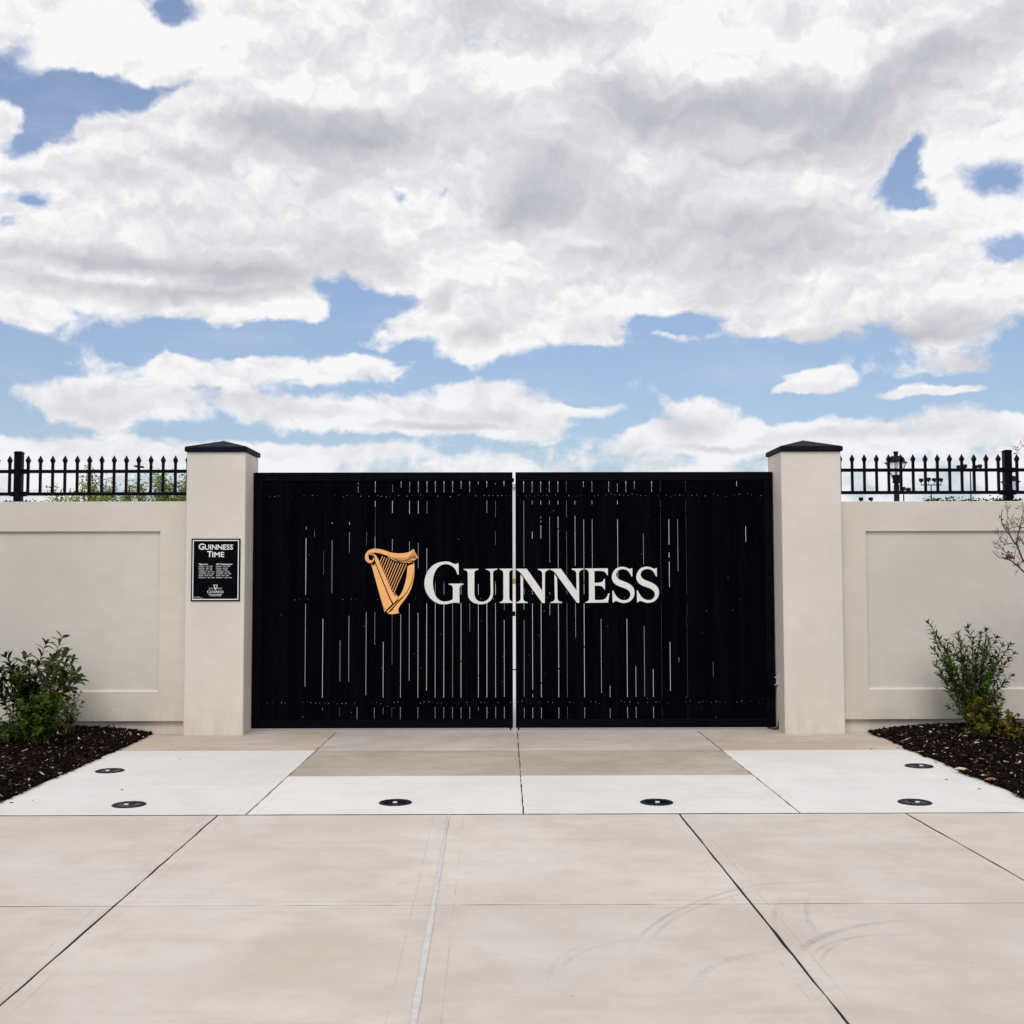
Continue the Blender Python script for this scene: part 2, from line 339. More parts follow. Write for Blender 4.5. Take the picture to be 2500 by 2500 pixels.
def concrete(name, c, tint=.5, marks=False, streak=.4, edge=None, c2=None):
    m, q = mat(name, 0.88, 0.3)
    c2 = c2 or tuple(k*f for k, f in zip(c, (.86, .83, .80)))
    big = q.noise(q.co, 0.8, 5, 0.6, .4); mid = q.noise(q.mapping(q.co, rot=(0, 0, .3)), 3.4, 6, 0.62); 
    st = q.noise(q.mapping(q.co, rot=(0, 0, R(3)), sc=(.7, 5.5, 1)), 1.3, 6, 0.6)
    fine = q.noise(q.co, 260, 2, 0.6); grit = q.noise(q.co, 45, 4, .7)
    col = q.mix(q.mr(big, .33, .68, 0, tint), c+(1,), c2+(1,))
    col = q.mix(q.mr(mid, .4, .72, 0, tint*.55), col, tuple(k*.9 for k in c2)+(1,))
    col = q.mix(q.mr(st, .48, .8, 0, streak), col, tuple(k*.86 for k in c2)+(1,))
    lite = q.mr(q.noise(q.mapping(q.co, loc=(7, 3, 0)), 1.7, 5, .6), .5, .78, 0, .35)
    col = q.mix(lite, col, tuple(min(1, k*1.09) for k in c)+(1,))
    tone = q.mr(island(q), 0, 1, .95, 1.03, 'LINEAR')
    cool = q.noise(q.mapping(q.co, loc=(2, 8, 0)), 1.1, 5, .65); col = q.mix(q.mr(cool, .45, .7, 0, .5), col, (c[0]*.98, c[1]*.99, c[2]*1.05, 1))
    blot = q.noise(q.mapping(q.co, loc=(5, 1, 0), sc=(1, 1.6, 1)), 7.5, 6, .7, .6); col = q.mix(q.mr(blot, .52, .8, 0, .5), col, tuple(k*.84 for k in c2)+(1,))
    col = q.mix(1.0, col, q.vscale((1, 1, 1), tone), 'MULTIPLY') if False else q.vscale(col, tone)
    pit = q.noise(q.co, 95, 3, .7); col = q.mix(q.mr(pit, .5, .8, 0, .35), col, tuple(k*.72 for k in c)+(1,))
    col = q.mix(q.mr(fine, .3, .7, 0, .2), col, tuple(k*.6 for k in c)+(1,))
    col = q.mix(q.mr(grit, .35, .8, 0, .12), col, tuple(k*.65 for k in c)+(1,))
    sp = q.n('ShaderNodeTexVoronoi'); q.put(sp.inputs['Vector'], q.co); sp.inputs['Scale'].default_value = 3.4
    spot = q.math('MULTIPLY', q.math('LESS_THAN', sp.outputs['Distance'], 0.018), .75)
    col = q.mix(spot, col, (.10, .075, .06, 1))
    if edge:                          # tooled borders beside the joints: lines (x at Y=8, dx/dY, half width) and (y)
        s = q.n('ShaderNodeSeparateXYZ'); q.put(s.inputs[0], q.co); acc = None
        wob = q.math('MULTIPLY', q.math('SUBTRACT', q.noise(q.co, 6, 3, .6), .5), .006)
        gate = q.mr(q.noise(q.mapping(q.co, loc=(3, 9, 0)), 2.6, 4, .6), .40, .60)
        for (x8, k, hw) in edge[0]:
            xx = q.math('ABSOLUTE', q.math('SUBTRACT', q.math('MULTIPLY_ADD', q.math('SUBTRACT', s.outputs[1], 8.0), -k, s.outputs[0]), x8))
            e = q.math('ABSOLUTE', q.math('ADD', q.math('SUBTRACT', xx, hw), wob))
            v = q.math('MULTIPLY', q.mr(e, .0015, .005, 1, 0), gate); acc = v if acc is None else q.math('MAXIMUM', acc, v)
        for y0, hw in edge[1]:
            yy = q.math('ABSOLUTE', q.math('SUBTRACT', s.outputs[1], y0)); e = q.math('ABSOLUTE', q.math('ADD', q.math('SUBTRACT', yy, hw), wob))
            v = q.math('MULTIPLY', q.mr(e, .0025, .009, 1, 0), gate); acc = q.math('MAXIMUM', acc, v)
        col = q.mix(q.math('MULTIPLY', acc, .38), col, tuple(k*.45 for k in c)+(1,))
    if marks:
        flatv = q.vmath('MULTIPLY', q.co, (1, 1, 0))
        col = q.mix(q.math('MULTIPLY', rings(q, flatv, TY), .70), col, (.20, .19, .215, 1))
    q.put(q.b.inputs['Base Color'], col)
    bump(q, q.math('ADD', fine, q.math('MULTIPLY', grit, .8)), 0.22, 0.002)
    return m
FGX = [-1.954, -0.389, 1.173, 2.71]
KX = -0.0142            # sidewalk joints lean a little against the drive
M_walk = concrete('sidewalk_concrete', (0.635, 0.587, 0.545), 1.0, True, .55,
                  ([(FGX[0], KX, .075), (FGX[1], KX, .10), (FGX[2], KX, .075), (FGX[3], KX, .075)], [(5.82, .06)]), (0.545, 0.475, 0.41))
M_white = concrete('new_white_concrete', (0.75, 0.735, 0.725), .7, False, .4, ([(-1.77, 0, .07), (2.0, 0, .07)], [(9.2, .0)]), (0.685, .65, .62))
M_taupe = concrete('weathered_taupe_concrete', (0.50, 0.435, 0.375), .9, False, 1.0, None, (.36, .30, .245))
M_taupe2 = concrete('dusty_concrete', (0.59, 0.545, 0.50), .9, False, 1.0, None, (.43, .365, .31))
M_tan = concrete('tan_concrete', (0.59, 0.51, 0.44), .8, False, 1.0, None, (.43, .34, .27))
M_yard = concrete('yard_concrete', (0.68, 0.63, 0.61), .5)
M_seal = flat('pale_joint_sealant', (0.545, 0.53, 0.525), .7, .2, 0, .10, 30)
M_gap = flat('dark_joint_soil', (0.115, 0.098, 0.085), 1, .1, 0, .6, 9)

def blackpaint(name, c=(.0012, .0014, .0026), rough=.5, grain=False, spec=.06):
    m, q = mat(name, rough, spec)
    n = q.noise(q.mapping(q.co, sc=(18, 18, 1.2) if grain else (5, 5, 5)), 2.0, 6, .6)
    col = q.mix(q.mr(n, .3, .7), tuple(k*.7 for k in c)+(1,), tuple(k*1.5 for k in c)+(1,))
    dust = q.mr(q.noise(q.co, 60, 4, .75), .72, .86, 0, .05)
    col = q.mix(dust, col, (.25, .25, .26, 1))
    if grain: col = q.vscale(col, q.mr(island(q), 0, 1, .7, 1.4, 'LINEAR'))
    q.put(q.b.inputs['Base Color'], col)
    q.put(q.b.inputs['Roughness'], q.mr(n, .3, .7, rough*.9, rough*1.2))
    bump(q, n, .18 if grain else .05, .002)
    return m
M_board = blackpaint('black_painted_board', grain=True, rough=.6, spec=.006)
M_frame = blackpaint('black_steel_frame', (.0012, .0015, .0032), .5, spec=.04)
M_fence = blackpaint('black_powder_coat', (.0016, .0016, .005), .42, spec=.06)
M_cap = blackpaint('black_cap_paint', (.004, .005, .012), .6, spec=.08)
M_screw = flat('bright_screw', (.55, .55, .55), .35, .5, .9)
M_letter = flat('off_white_letter', (.70, .695, .68), .5, .3, 0, .03, 8)
M_gold = flat('golden_enamel', (.86, .43, .16), .5, .25, 0, .05, 6)
M_ink = flat('black_enamel', (.0015, .0015, .002), .5, .03)
M_signface = flat('sign_black_face', (.0015, .0015, .003), .4, .04)
M_signwhite = flat('sign_white_ink', (.78, .78, .80), .5, .3, 0, .02)
M_galv = flat('galvanised_steel', (.52, .53, .54), .42, .5, .7, .2, 40)
M_cond = flat('grey_conduit', (.42, .43, .44), .38, .5, .5, .2, 30)
M_rubber = flat('dark_flexible_conduit', (.06, .06, .065), .5, .4)
M_lens = flat('dark_lamp_glass', (.003, .003, .007), .25, .08)
M_rim = blackpaint('black_cast_rim', (.006, .0065, .016), .45, spec=.12)
M_tab = flat('white_tab', (.85, .85, .83), .4, .5)
M_darkmetal = blackpaint('dark_lamp_metal', (.005, .005, .006), .5, spec=.1)

# ------------------------------------------------------------------ ground, road, paving
def struct(mb, name, m, parent=None, kind='structure', smooth=False):
    o = mb.build(name, m, parent, smooth)
    if not parent: o['kind'] = kind
    return o
mg, q = mat('field_ground', .95, .2)
n = q.noise(q.co, .06, 6, .6); n2_ = q.noise(q.co, 3, 5, .6)
q.put(q.b.inputs['Base Color'], q.mix(q.mr(n2_, .3, .7, 0, .5), q.mix(q.mr(n, .35, .65), (.07, .10, .03, 1), (.13, .13, .06, 1)), (.05, .06, .025, 1)))
g = MB(); ext = 2600
g.add([(-ext, -ext, -.22), (ext, -ext, -.22), (ext, ext, -.22), (-ext, ext, -.22)], [(0, 1, 2, 3)])
struct(g, 'ground', mg)
ma, q = mat('asphalt', .9, .3); n = q.noise(q.co, 80, 4, .7)
q.put(q.b.inputs['Base Color'], q.mix(n, (.03, .03, .032, 1), (.08, .08, .08, 1))); bump(q, n, .4, .004)
struct(MB().box(-60, 60, -14, -3.35, -.2, -.13), 'road', ma)
struct(MB().box(-60, 60, -3.33, -3.12, -.2, .0, c=.015), 'kerb', M_yard)
# dark bed under the slabs, seen down in the joints
struct(MB().box(-60, 60, -3.11, 12.0, -.2, -.028), 'joint_bed', M_gap)

def slab(mb, c, gap=.004, z=0.0, bev=.0035, mi=0, seg=True, side=None):
    """paving slab from four corners (counter clockwise), edges eased and slightly ragged"""
    c = [np.array(p, float) for p in c]; cen = sum(c)/4
    def inset(d):
        out = []
        for i in range(4):
            a, b, e = c[i-1], c[i], c[(i+1) % 4]
            n1 = np.array([-(b-a)[1], (b-a)[0]])/np.linalg.norm(b-a); n2 = np.array([-(e-b)[1], (e-b)[0]])/np.linalg.norm(e-b)
            A = np.array([n1, n2]); rhs = np.array([n1@b+d, n2@b+d]); out.append(np.linalg.solve(A, rhs))
        return out
    o1, o2 = inset(gap), inset(gap+bev); loops = []
    K = 14
    def loop(cs, z, jit):
        L = []
        for i in range(4):
            a, b = cs[i], cs[(i+1) % 4]
            for k in range(K):
                p = a+(b-a)*k/K
                if 0 < k: 
                    nn = np.array([-(b-a)[1], (b-a)[0]])/np.linalg.norm(b-a); p = p+nn*jit[i*K+k]
                L.append((p[0], p[1], z))
        return L
    jit = np.clip(rng.normal(0, .0018, 4*K), -.004, .004)
    v = loop(o1, z-.10, jit)+loop(o1, z-bev*.7, jit)+loop(o2, z, jit); N = 4*K
    f = [(i, (i+1) % N, N+(i+1) % N, N+i) for i in range(N)]+[(N+i, N+(i+1) % N, 2*N+(i+1) % N, 2*N+i) for i in range(N)]
    f.append(tuple(2*N+i for i in range(N)))
    mb.add(v, f, mi)
    if side is not None:
        for k in range(N): mb.m[len(mb.m)-1-len(f)+1+k] = side
sw = MB(); xs = [FGX[0]-1.56*k for k in (6, 5, 4, 3, 2, 1)]+FGX+[FGX[3]+1.56*k for k in (1, 2, 3, 4, 5, 6)]
ys = [8.0, 5.82, 3.62, 1.42, -.80, -3.10]
def jx(x8, y): return x8+KX*(y-8.0)
for i in range(len(xs)-1):
    for j in range(len(ys)-1):
        ya, yb = ys[j+1], ys[j]
        slab(sw, [(jx(xs[i], ya), ya), (jx(xs[i+1], ya), ya), (jx(xs[i+1], yb), yb), (jx(xs[i], yb), yb)], gap=.0055, side=1)
side = struct(sw, 'sidewalk', [M_walk, M_gap])
# sealant in the centre joint
sl = MB(); N = 70; v = []; f = []
for k in range(N+1):
    y = -3.0+(7.99+3.0)*k/N; x = jx(FGX[1], y)
    hw = np.interp(y, [0, 5, 6.5, 8], [.014, .014, .010, .005])+rng.normal(0, .0015)
    v += [(x-hw, y, .0035), (x+hw, y, .0035)]
    if k: f.append((2*k-2, 2*k-1, 2*k+1, 2*k))
sl.add(v, f); sl.build('joint_sealant', M_seal, side)
dw = MB()
XL, XR = -3.645, 3.765
def S4(x0, x1, y0, y1, mi, g=.0022): slab(dw, [(x0+.0022, y0), (x1-.0022, y0), (x1-.0022, y1), (x0+.0022, y1)], gap=g, mi=mi, side=4)
S4(XL, -1.77, 8.03, 10.965, 0); S4(XL, -1.77, 10.965, 12.33, 3)
for a, b in ((-1.77, .115), (.115, 2.0)):
    S4(a, b, 8.03, 9.55, 0); S4(a, b, 9.55, 10.95, 1, .0008); S4(a, b, 10.95, 12.33, 2, .0008)
S4(2.0, XR, 8.03, 9.50, 0, .0006); S4(2.0, XR, 9.50, 10.90, 0, .0006); S4(2.0, XR, 10.90, 12.33, 3)
struct(dw, 'driveway', [M_white, M_taupe, M_taupe2, M_tan, M_gap])
yd = MB(); v = []; f = []
for k, (y, z) in enumerate(((12.34, -.006), (40, 0.0), (60, .35), (92, 1.10), (114, 1.50))):
    v += [(-60, y, z), (60, y, z)]
    if k: f.append((2*k-2, 2*k-1, 2*k+1, 2*k))
yd.add(v, f); struct(yd, 'yard', M_yard)
mlawn, q = mat('lawn_grass', .95, .2); n = q.noise(q.co, 1.2, 6, .7)
q.put(q.b.inputs['Base Color'], q.mix(q.mr(n, .3, .7), (.13, .19, .03, 1), (.24, .30, .07, 1)))
ln = MB(); ln.add([(-7, 92, 1.104), (7, 92, 1.104), (7, 114, 1.504), (-7, 114, 1.504)], [(0, 1, 2, 3)]); struct(ln, 'lawn', mlawn)

# planting beds: soil mound, then loose mulch on it
msoil, q = mat('dark_soil', .95, .03); n = q.noise(q.co, 30, 5, .7)
q.put(q.b.inputs['Base Color'], q.mix(q.mr(n, .35, .7), (.002, .0015, .001, 1), (.010, .006, .004, 1))); bump(q, n, .8, .02)
mmul, q = mat('bark_mulch', .85, .06)
q.put(q.b.inputs['Base Color'], q.ramp(island(q), [(0, (.002, .0014, .001, 1)), (.5, (.006, .0035, .0025, 1)), (.8, (.016, .009, .006, 1)), (.93, (.04, .020, .014, 1)), (.976, (.12, .08, .055, 1)), (.992, (.60, .55, .52, 1))]))
q.n  # ramp stays smooth between tones
def bed_h(x, y, side):
    e = (XL-x) if side < 0 else (x-XR)          # distance in from the paving edge
    nx = .5+.5*math.sin(x*2.1+side)*math.cos(y*1.7)
    h = .012+.085*(1-math.exp(-max(0, e)/.35))*(0.75+.35*nx)
    return h
def bed_edge(y, side):                          # ragged border against the concrete
    return .02*math.sin(y*5+side)+.012*math.sin(y*13.7)
for side_, nm in ((-1, 'left'), (1, 'right')):
    b = MB(); v = []; f = []; nx_, ny_ = 60, 50
    for j in range(ny_+1):
        y = 7.98+(12.14-7.98)*j/ny_
        for i in range(nx_+1):
            e = 5.0*(i/nx_)**1.6
            x = (XL-e-bed_edge(y, side_)*.5) if side_ < 0 else (XR+e+bed_edge(y, side_)*.5)
            if i == 0: x += .03*side_*-1 + (0)
            z = bed_h(x, y, side_)+(0 if i else -.03)+rng.normal(0, .004)
            if j == 0: z -= .06
            v.append((x, y, z))
    for j in range(ny_):
        for i in range(nx_):
            a = j*(nx_+1)+i; q4 = (a, a+1, a+nx_+2, a+nx_+1); f.append(q4 if side_ > 0 else q4[::-1])
    b.add(v, f); struct(b, 'planting_bed', msoil, smooth=True)
    mu = MB(); cnt = 38000
    for k in range(cnt):
        y = 7.99+4.1*rng.random(); e = 2.7*rng.random()**1.25-.035+bed_edge(y, side_)
        x = XL-e if side_ < 0 else XR+e
        if side_ < 0 and x > XL+.03: continue
        z = bed_h(x, y, side_)+rng.normal(.004, .006)
        L = rng.gamma(3, .0033)+.003; wd = L*rng.uniform(.2, .55); th = rng.uniform(.002, .005)
        if rng.random() < .012: L *= 4; wd = .004
        a = rng.random()*6.283; tilt = rng.normal(0, .35)
        dx = np.array([math.cos(a)*math.cos(tilt), math.sin(a)*math.cos(tilt), math.sin(tilt)]); dy = np.array([-math.sin(a), math.cos(a), rng.normal(0, .35)]); up = np.cross(dx, dy)
        c = np.array([x, y, z+.004]); sk = rng.uniform(-.3, .3)
        p = [c-dx*L-dy*wd*.6, c+dx*L-dy*wd*(.6+sk), c+dx*L*(.9+sk*.3)+dy*wd, c-dx*L*.85+dy*wd*.8]
        pt = [r_+up*th for r_ in p]
        mu.add(p+pt, [(4, 5, 6, 7), (0, 1, 5, 4), (1, 2, 6, 5), (2, 3, 7, 6), (3, 0, 4, 7)])
    o = mu.build('mulch', mmul)
    tag(o, 'dark bark mulch with pale flecks over the planting bed on the %s of the drive' % nm, 'mulch', kind='stuff')
    # crumbs that spilled on the concrete
    cr = MB()
    for k in range(15):
        y = rng.uniform(8.2, 11.9); e = -abs(rng.normal(0, .05)) if k < 11 else -rng.uniform(.05, 1.0)
        x = XL-e if side_ < 0 else XR+e; s_ = rng.uniform(.003, .007)
        cr.box(x-s_*1.6, x+s_*1.6, y-s_, y+s_, .0005, .001+s_*.5)
    tag(cr.build('mulch_crumbs', mmul), 'few small dark bark crumbs spilled on the concrete beside the %s bed' % nm, 'mulch', kind='stuff')

# ------------------------------------------------------------------ boundary walls, pillars
def wall(x_in, x_out, rx, sgn, ztop, rz0, rz1, label):
    t = thing('boundary_wall', label, 'wall', (x_in, 12.2, 0))
    Y0, YR, Y1 = 12.12, 12.15, 12.42; zb = .132
    m = MB(); a, b = (x_in, x_out); r0, r1 = (rx, x_out-.9*sgn)
    X = [a, r0, r1, b]; Z = [zb, rz0, rz1, ztop]; v = []; f = []
    c = .006
    for z in Z:
        for x in X: v.append((x, Y0, z))
    def id_(i, k): return k*4+i
    for i in range(3):
        for k in range(3):
            if (i, k) != (1, 1): f.append((id_(i, k), id_(i+1, k), id_(i+1, k+1), id_(i, k+1)))
    n0 = len(v); v += [(r0+c*sgn, YR, rz0+.012), (r1-c*sgn, YR, rz0+.012), (r1-c*sgn, YR, rz1), (r0+c*sgn, YR, rz1)]
    o = [id_(1, 1), id_(2, 1), id_(2, 2), id_(1, 2)]
    for k in range(4): f.append((o[k], o[(k+1) % 4], n0+(k+1) % 4, n0+k))
    rp = MB(); rp.add(v[n0:n0+4], [(0, 1, 2, 3)]); rp.build('recessed_panel', M_wallp, t)
    n1_ = len(v); v += [(a, Y1, zb), (b, Y1, zb), (b, Y1, ztop), (a, Y1, ztop)]
    f += [(n1_, n1_+3, n1_+2, n1_+1), (id_(0, 3), id_(1, 3), id_(2, 3), id_(3, 3), n1_+2, n1_+3), (id_(0, 0), n1_, n1_+1, id_(3, 0), id_(2, 0), id_(1, 0)),
          (id_(3, 0), n1_+1, n1_+2, id_(3, 3), id_(3, 2), id_(3, 1)), (id_(0, 0), id_(0, 1), id_(0, 2), id_(0, 3), n1_+3, n1_)]
    m.add(v, f); me = m.build('wall_face', M_wall, t)
    bv = me.modifiers.new('b', 'BEVEL'); bv.width = .005; bv.segments = 2; bv.limit_method = 'ANGLE'
    p = MB(); p.box(min(a, b), max(a, b), Y0+.05, Y1-.02, -.1, zb); p.build('plinth', M_wall, t)
    return t
wall(-3.29, -9.0, -3.59, -1, 2.40, .437, 2.087, 'cream stucco wall with a recessed panel, left of the gate beside the pillar with the sign')
wall(3.465, 9.2, 3.75, 1, 2.388, .442, 2.076, 'cream stucco wall with a recessed panel, right of the gate behind the bare branches')

def pillar(x0, x1, label, zt):
    t = thing('gate_pillar', label, 'pillar', ((x0+x1)/2, 12.3, 0))
    b = MB().box(x0, x1, 12.02, 12.63, -.02, zt, c=.008); sh = b.build('shaft', M_pil, t)
    o = .048; cx, cy = (x0+x1)/2, 12.325; hx, hy = (x1-x0)/2+o-.03, .305+o-.02
    c = MB(); v = []; cc = .012
    def rect(hx, hy, z): return [(cx-hx, cy-hy, z), (cx+hx, cy-hy, z), (cx+hx, cy+hy, z), (cx-hx, cy+hy, z)]
    L = [rect(hx-cc*.3, hy-cc*.3, zt+.001), rect(hx, hy, zt+.008), rect(hx, hy, zt+.045), rect(hx-.008, hy-.008, zt+.054)]
    for l in L: v += l
    f = [(3, 2, 1, 0)]
    for k in range(3): f += [(4*k+i, 4*k+(i+1) % 4, 4*k+4+(i+1) % 4, 4*k+4+i) for i in range(4)]
    v.append((cx, cy, zt+.150)); f += [(12+i, 12+(i+1) % 4, 16) for i in range(4)]
    c.add(v, f); cp = c.build('cap', M_cap, t)
    bv = cp.modifiers.new('b', 'BEVEL'); bv.width = .006; bv.segments = 2; bv.limit_method = 'ANGLE'; bv.angle_limit = R(20)
    return t
pillar(-3.297, -2.688, 'square cream gate pillar with a dark pyramid cap, carrying the opening hours sign', 2.907)
pillar(2.852, 3.471, 'square cream gate pillar with a dark pyramid cap, with the grey conduit at its foot', 2.903)

# ------------------------------------------------------------------ traced outlines
def curve_poly(pts, sub=6):
    """closed outline; third value 1 marks a smooth point"""
    n = len(pts); out = []
    pv = [np.array(p[:2], float) for p in pts]; sm = [len(p) > 2 and p[2] for p in pts]
    for i in range(n):
        j = (i+1) % n; a, b = pv[i], pv[j]; L = np.linalg.norm(b-a)
        def tan(k, other):
            if not sm[k]: return None
            d = pv[(k+1) % n]-pv[k-1]; return d/np.linalg.norm(d)*L
        ta, tb = tan(i, j), tan(j, i)
        if ta is None and tb is None: out.append(a); continue
        if ta is None: ta = 2*(b-a)-tb if False else (1.5*(b-a)-.5*tb)
        if tb is None: tb = 1.5*(b-a)-.5*ta
        for k in range(sub):
            t = k/sub; h = (2*t**3-3*t*t+1, t**3-2*t*t+t, -2*t**3+3*t*t, t**3-t*t)
            out.append(h[0]*a+h[1]*ta+h[2]*b+h[3]*tb)
    return out
def extrude_poly(mb, pts3, dy):
    """pts3 lie in an XZ plane; the face looks towards -Y and goes back by dy. tessellated with mathutils"""
    from mathutils.geometry import tessellate_polygon
    pts3 = [np.array(p) for p in pts3]; n = len(pts3)
    tris = tessellate_polygon([[Vector((p[0], p[2], 0)) for p in pts3]])
    ar = sum(pts3[i][0]*pts3[(i+1) % n][2]-pts3[(i+1) % n][0]*pts3[i][2] for i in range(n))
    v = pts3+[p+np.array([0, dy, 0]) for p in pts3]; f = []
    for t in tris:
        t = list(t); a = [pts3[k] for k in t]
        s_ = (a[1][0]-a[0][0])*(a[2][2]-a[0][2])-(a[2][0]-a[0][0])*(a[1][2]-a[0][2])
        f.append(tuple(t) if s_ > 0 else tuple(t[::-1]))
    for i in range(n):
        j = (i+1) % n; f.append((i, n+i, n+j, j) if ar > 0 else (j, n+j, n+i, i))
    mb.add(v, f)
def strokep(path, w0, w1=None):
    p = [np.array(q, float) for q in path]; w1 = w0 if w1 is None else w1; L = []; Rr = []
    for i, a in enumerate(p):
        t = p[min(i+1, len(p)-1)]-p[max(0, i-1)]; t = t/np.linalg.norm(t); nn = np.array([-t[1], t[0]]); wd = (w0+(w1-w0)*i/(len(p)-1))/2
        L.append(a+nn*wd); Rr.append(a-nn*wd)
    return L+Rr[::-1]
LET = {}
LET['G'] = ((1030, 1360, 16.1), [[(1440,235),(1448,672),(1420,688,1),(1390,672),(1345,540,1),(1240,395,1),(1100,310,1),(930,275,1),(740,330,1),(590,460,1),(490,650,1),(440,860,1),(432,1060,1),(460,1280,1),(530,1500,1),(640,1650,1),(790,1735,1),(900,1748,1),(1060,1725,1),(1215,1665),(1218,1240),(1195,1150,1),(1130,1095,1),(1055,1082),(1055,1045),(1640,1045),(1635,1075),(1550,1100,1),(1490,1165,1),(1475,1240),(1475,1815),(1330,1788,1),(1180,1808,1),(1000,1845,1),(850,1855,1),(660,1830,1),(480,1745,1),(330,1620,1),(200,1440,1),(125,1240,1),(100,1040,1),(120,850,1),(180,660,1),(300,460,1),(460,310,1),(660,215,1),(900,175,1),(1060,185,1),(1200,240,1),(1310,275,1),(1370,262,1)]])
LET['U'] = ((1130, 1370, 13.8), [[(25,262),(525,258),(525,285),(450,310,1),(400,350,1),(388,430),(386,1060),(395,1160,1),(440,1270,1),(530,1345,1),(650,1368,1),(780,1335,1),(880,1240,1),(930,1120,1),(938,1040),(930,430),(915,360,1),(860,310,1),(775,285),(775,260),(1170,252),(1168,280),(1085,305,1),(1030,350,1),(1015,430),(1022,1050),(1010,1160,1),(960,1290,1),(850,1390,1),(740,1435,1),(600,1450,1),(430,1425,1),(290,1350,1),(200,1240,1),(172,1110),(165,430),(155,370,1),(110,315,1),(28,290)]])
LET['I'] = ((1130, 1370, 13.8), [[(1240,252),(1672,252),(1672,290),(1610,315,1),(1575,350,1),(1562,420),(1562,1240),(1580,1300,1),(1630,1350,1),(1674,1370),(1676,1405),(1240,1408),(1238,1385),(1310,1350,1),(1350,1310,1),(1365,1240),(1365,420),(1350,350,1),(1310,305,1),(1240,280)]])
LET['N'] = ((1250, 1370, 16.1), [[(158,298),(580,298),(1190,1165),(1190,510),(1178,440,1),(1120,375,1),(1012,335),(1015,305),(1468,300),(1466,335),(1380,370,1),(1310,430,1),(1295,510),(1290,1645),(1190,1645),(430,580),(350,475,1),(260,395,1),(162,335)], [(345,530),(438,655),(440,1450),(460,1530,1),(520,1585,1),(618,1612),(618,1645),(165,1645),(168,1615),(260,1585,1),(320,1530,1),(340,1450),(335,560)]])
LET['N2'] = ((1330, 1370, 16.1), [[(200,300),(628,292),(1250,1155),(1240,510),(1228,430,1),(1180,370,1),(1060,330),(1065,292),(1518,288),(1516,325),(1420,360,1),(1355,430,1),(1340,510),(1355,1635),(1265,1635),(455,520),(370,420,1),(290,365,1),(202,330)], [(385,520),(482,655),(500,1440),(520,1530,1),(580,1580,1),(682,1605),(680,1640),(225,1643),(228,1610),(330,1575,1),(385,1520,1),(398,1450),(378,540)]])
LET['E'] = ((1420, 1370, 16.1), [[(130,290),(1030,280),(1030,550),(1000,550),(940,450,1),(860,400,1),(760,383,1),(500,383),(505,853),(600,848,1),(740,835,1),(830,790,1),(880,695),(915,695),(918,1112),(885,1112),(850,1040,1),(770,980,1),(640,963,1),(510,965),(518,1525),(780,1525,1),(900,1490,1),(990,1400,1),(1045,1270),(1097,1270),(1035,1625),(150,1638),(148,1610),(230,1580,1),(280,1520,1),(292,1440),(285,480),(260,390,1),(210,340,1),(130,325)]])
SP = [(878,235),(882,515),(848,515),(800,410,1),(720,320,1),(640,280,1),(550,268,1),(440,295,1),(365,360,1),(335,450,1),(355,530,1),(430,610,1),(560,670,1),(720,735,1),(860,830,1),(935,940,1),(955,1060,1),(930,1190,1),(850,1310,1),(740,1380,1),(600,1408,1),(490,1395,1),(380,1355,1),(310,1345,1),(260,1370,1),(245,1392),(215,1392),(208,995),(245,995),(290,1100,1),(380,1220,1),(480,1290,1),(590,1315,1),(700,1300,1),(790,1220,1),(815,1130,1),(790,1040,1),(700,950,1),(560,890,1),(400,830,1),(270,740,1),(200,620,1),(190,520,1),(220,400,1),(310,270,1),(430,205,1),(560,190,1),(680,215,1),(780,260,1),(825,255,1),(850,235)]
LET['S'] = ((1480, 1370, 13.8), [SP])
LET['S2'] = ((1480, 1370, 13.8), [[(p[0]+825, p[1]-5)+tuple(p[2:]) for p in SP]])
def letter_mesh(key, tf, dy):
    (ox, oy, s_), polys = LET[key]; mb = MB()
    for pl in polys: extrude_poly(mb, [tf(ox+p[0]/s_, oy+p[1]/s_) for p in curve_poly(pl)], dy)
    return mb
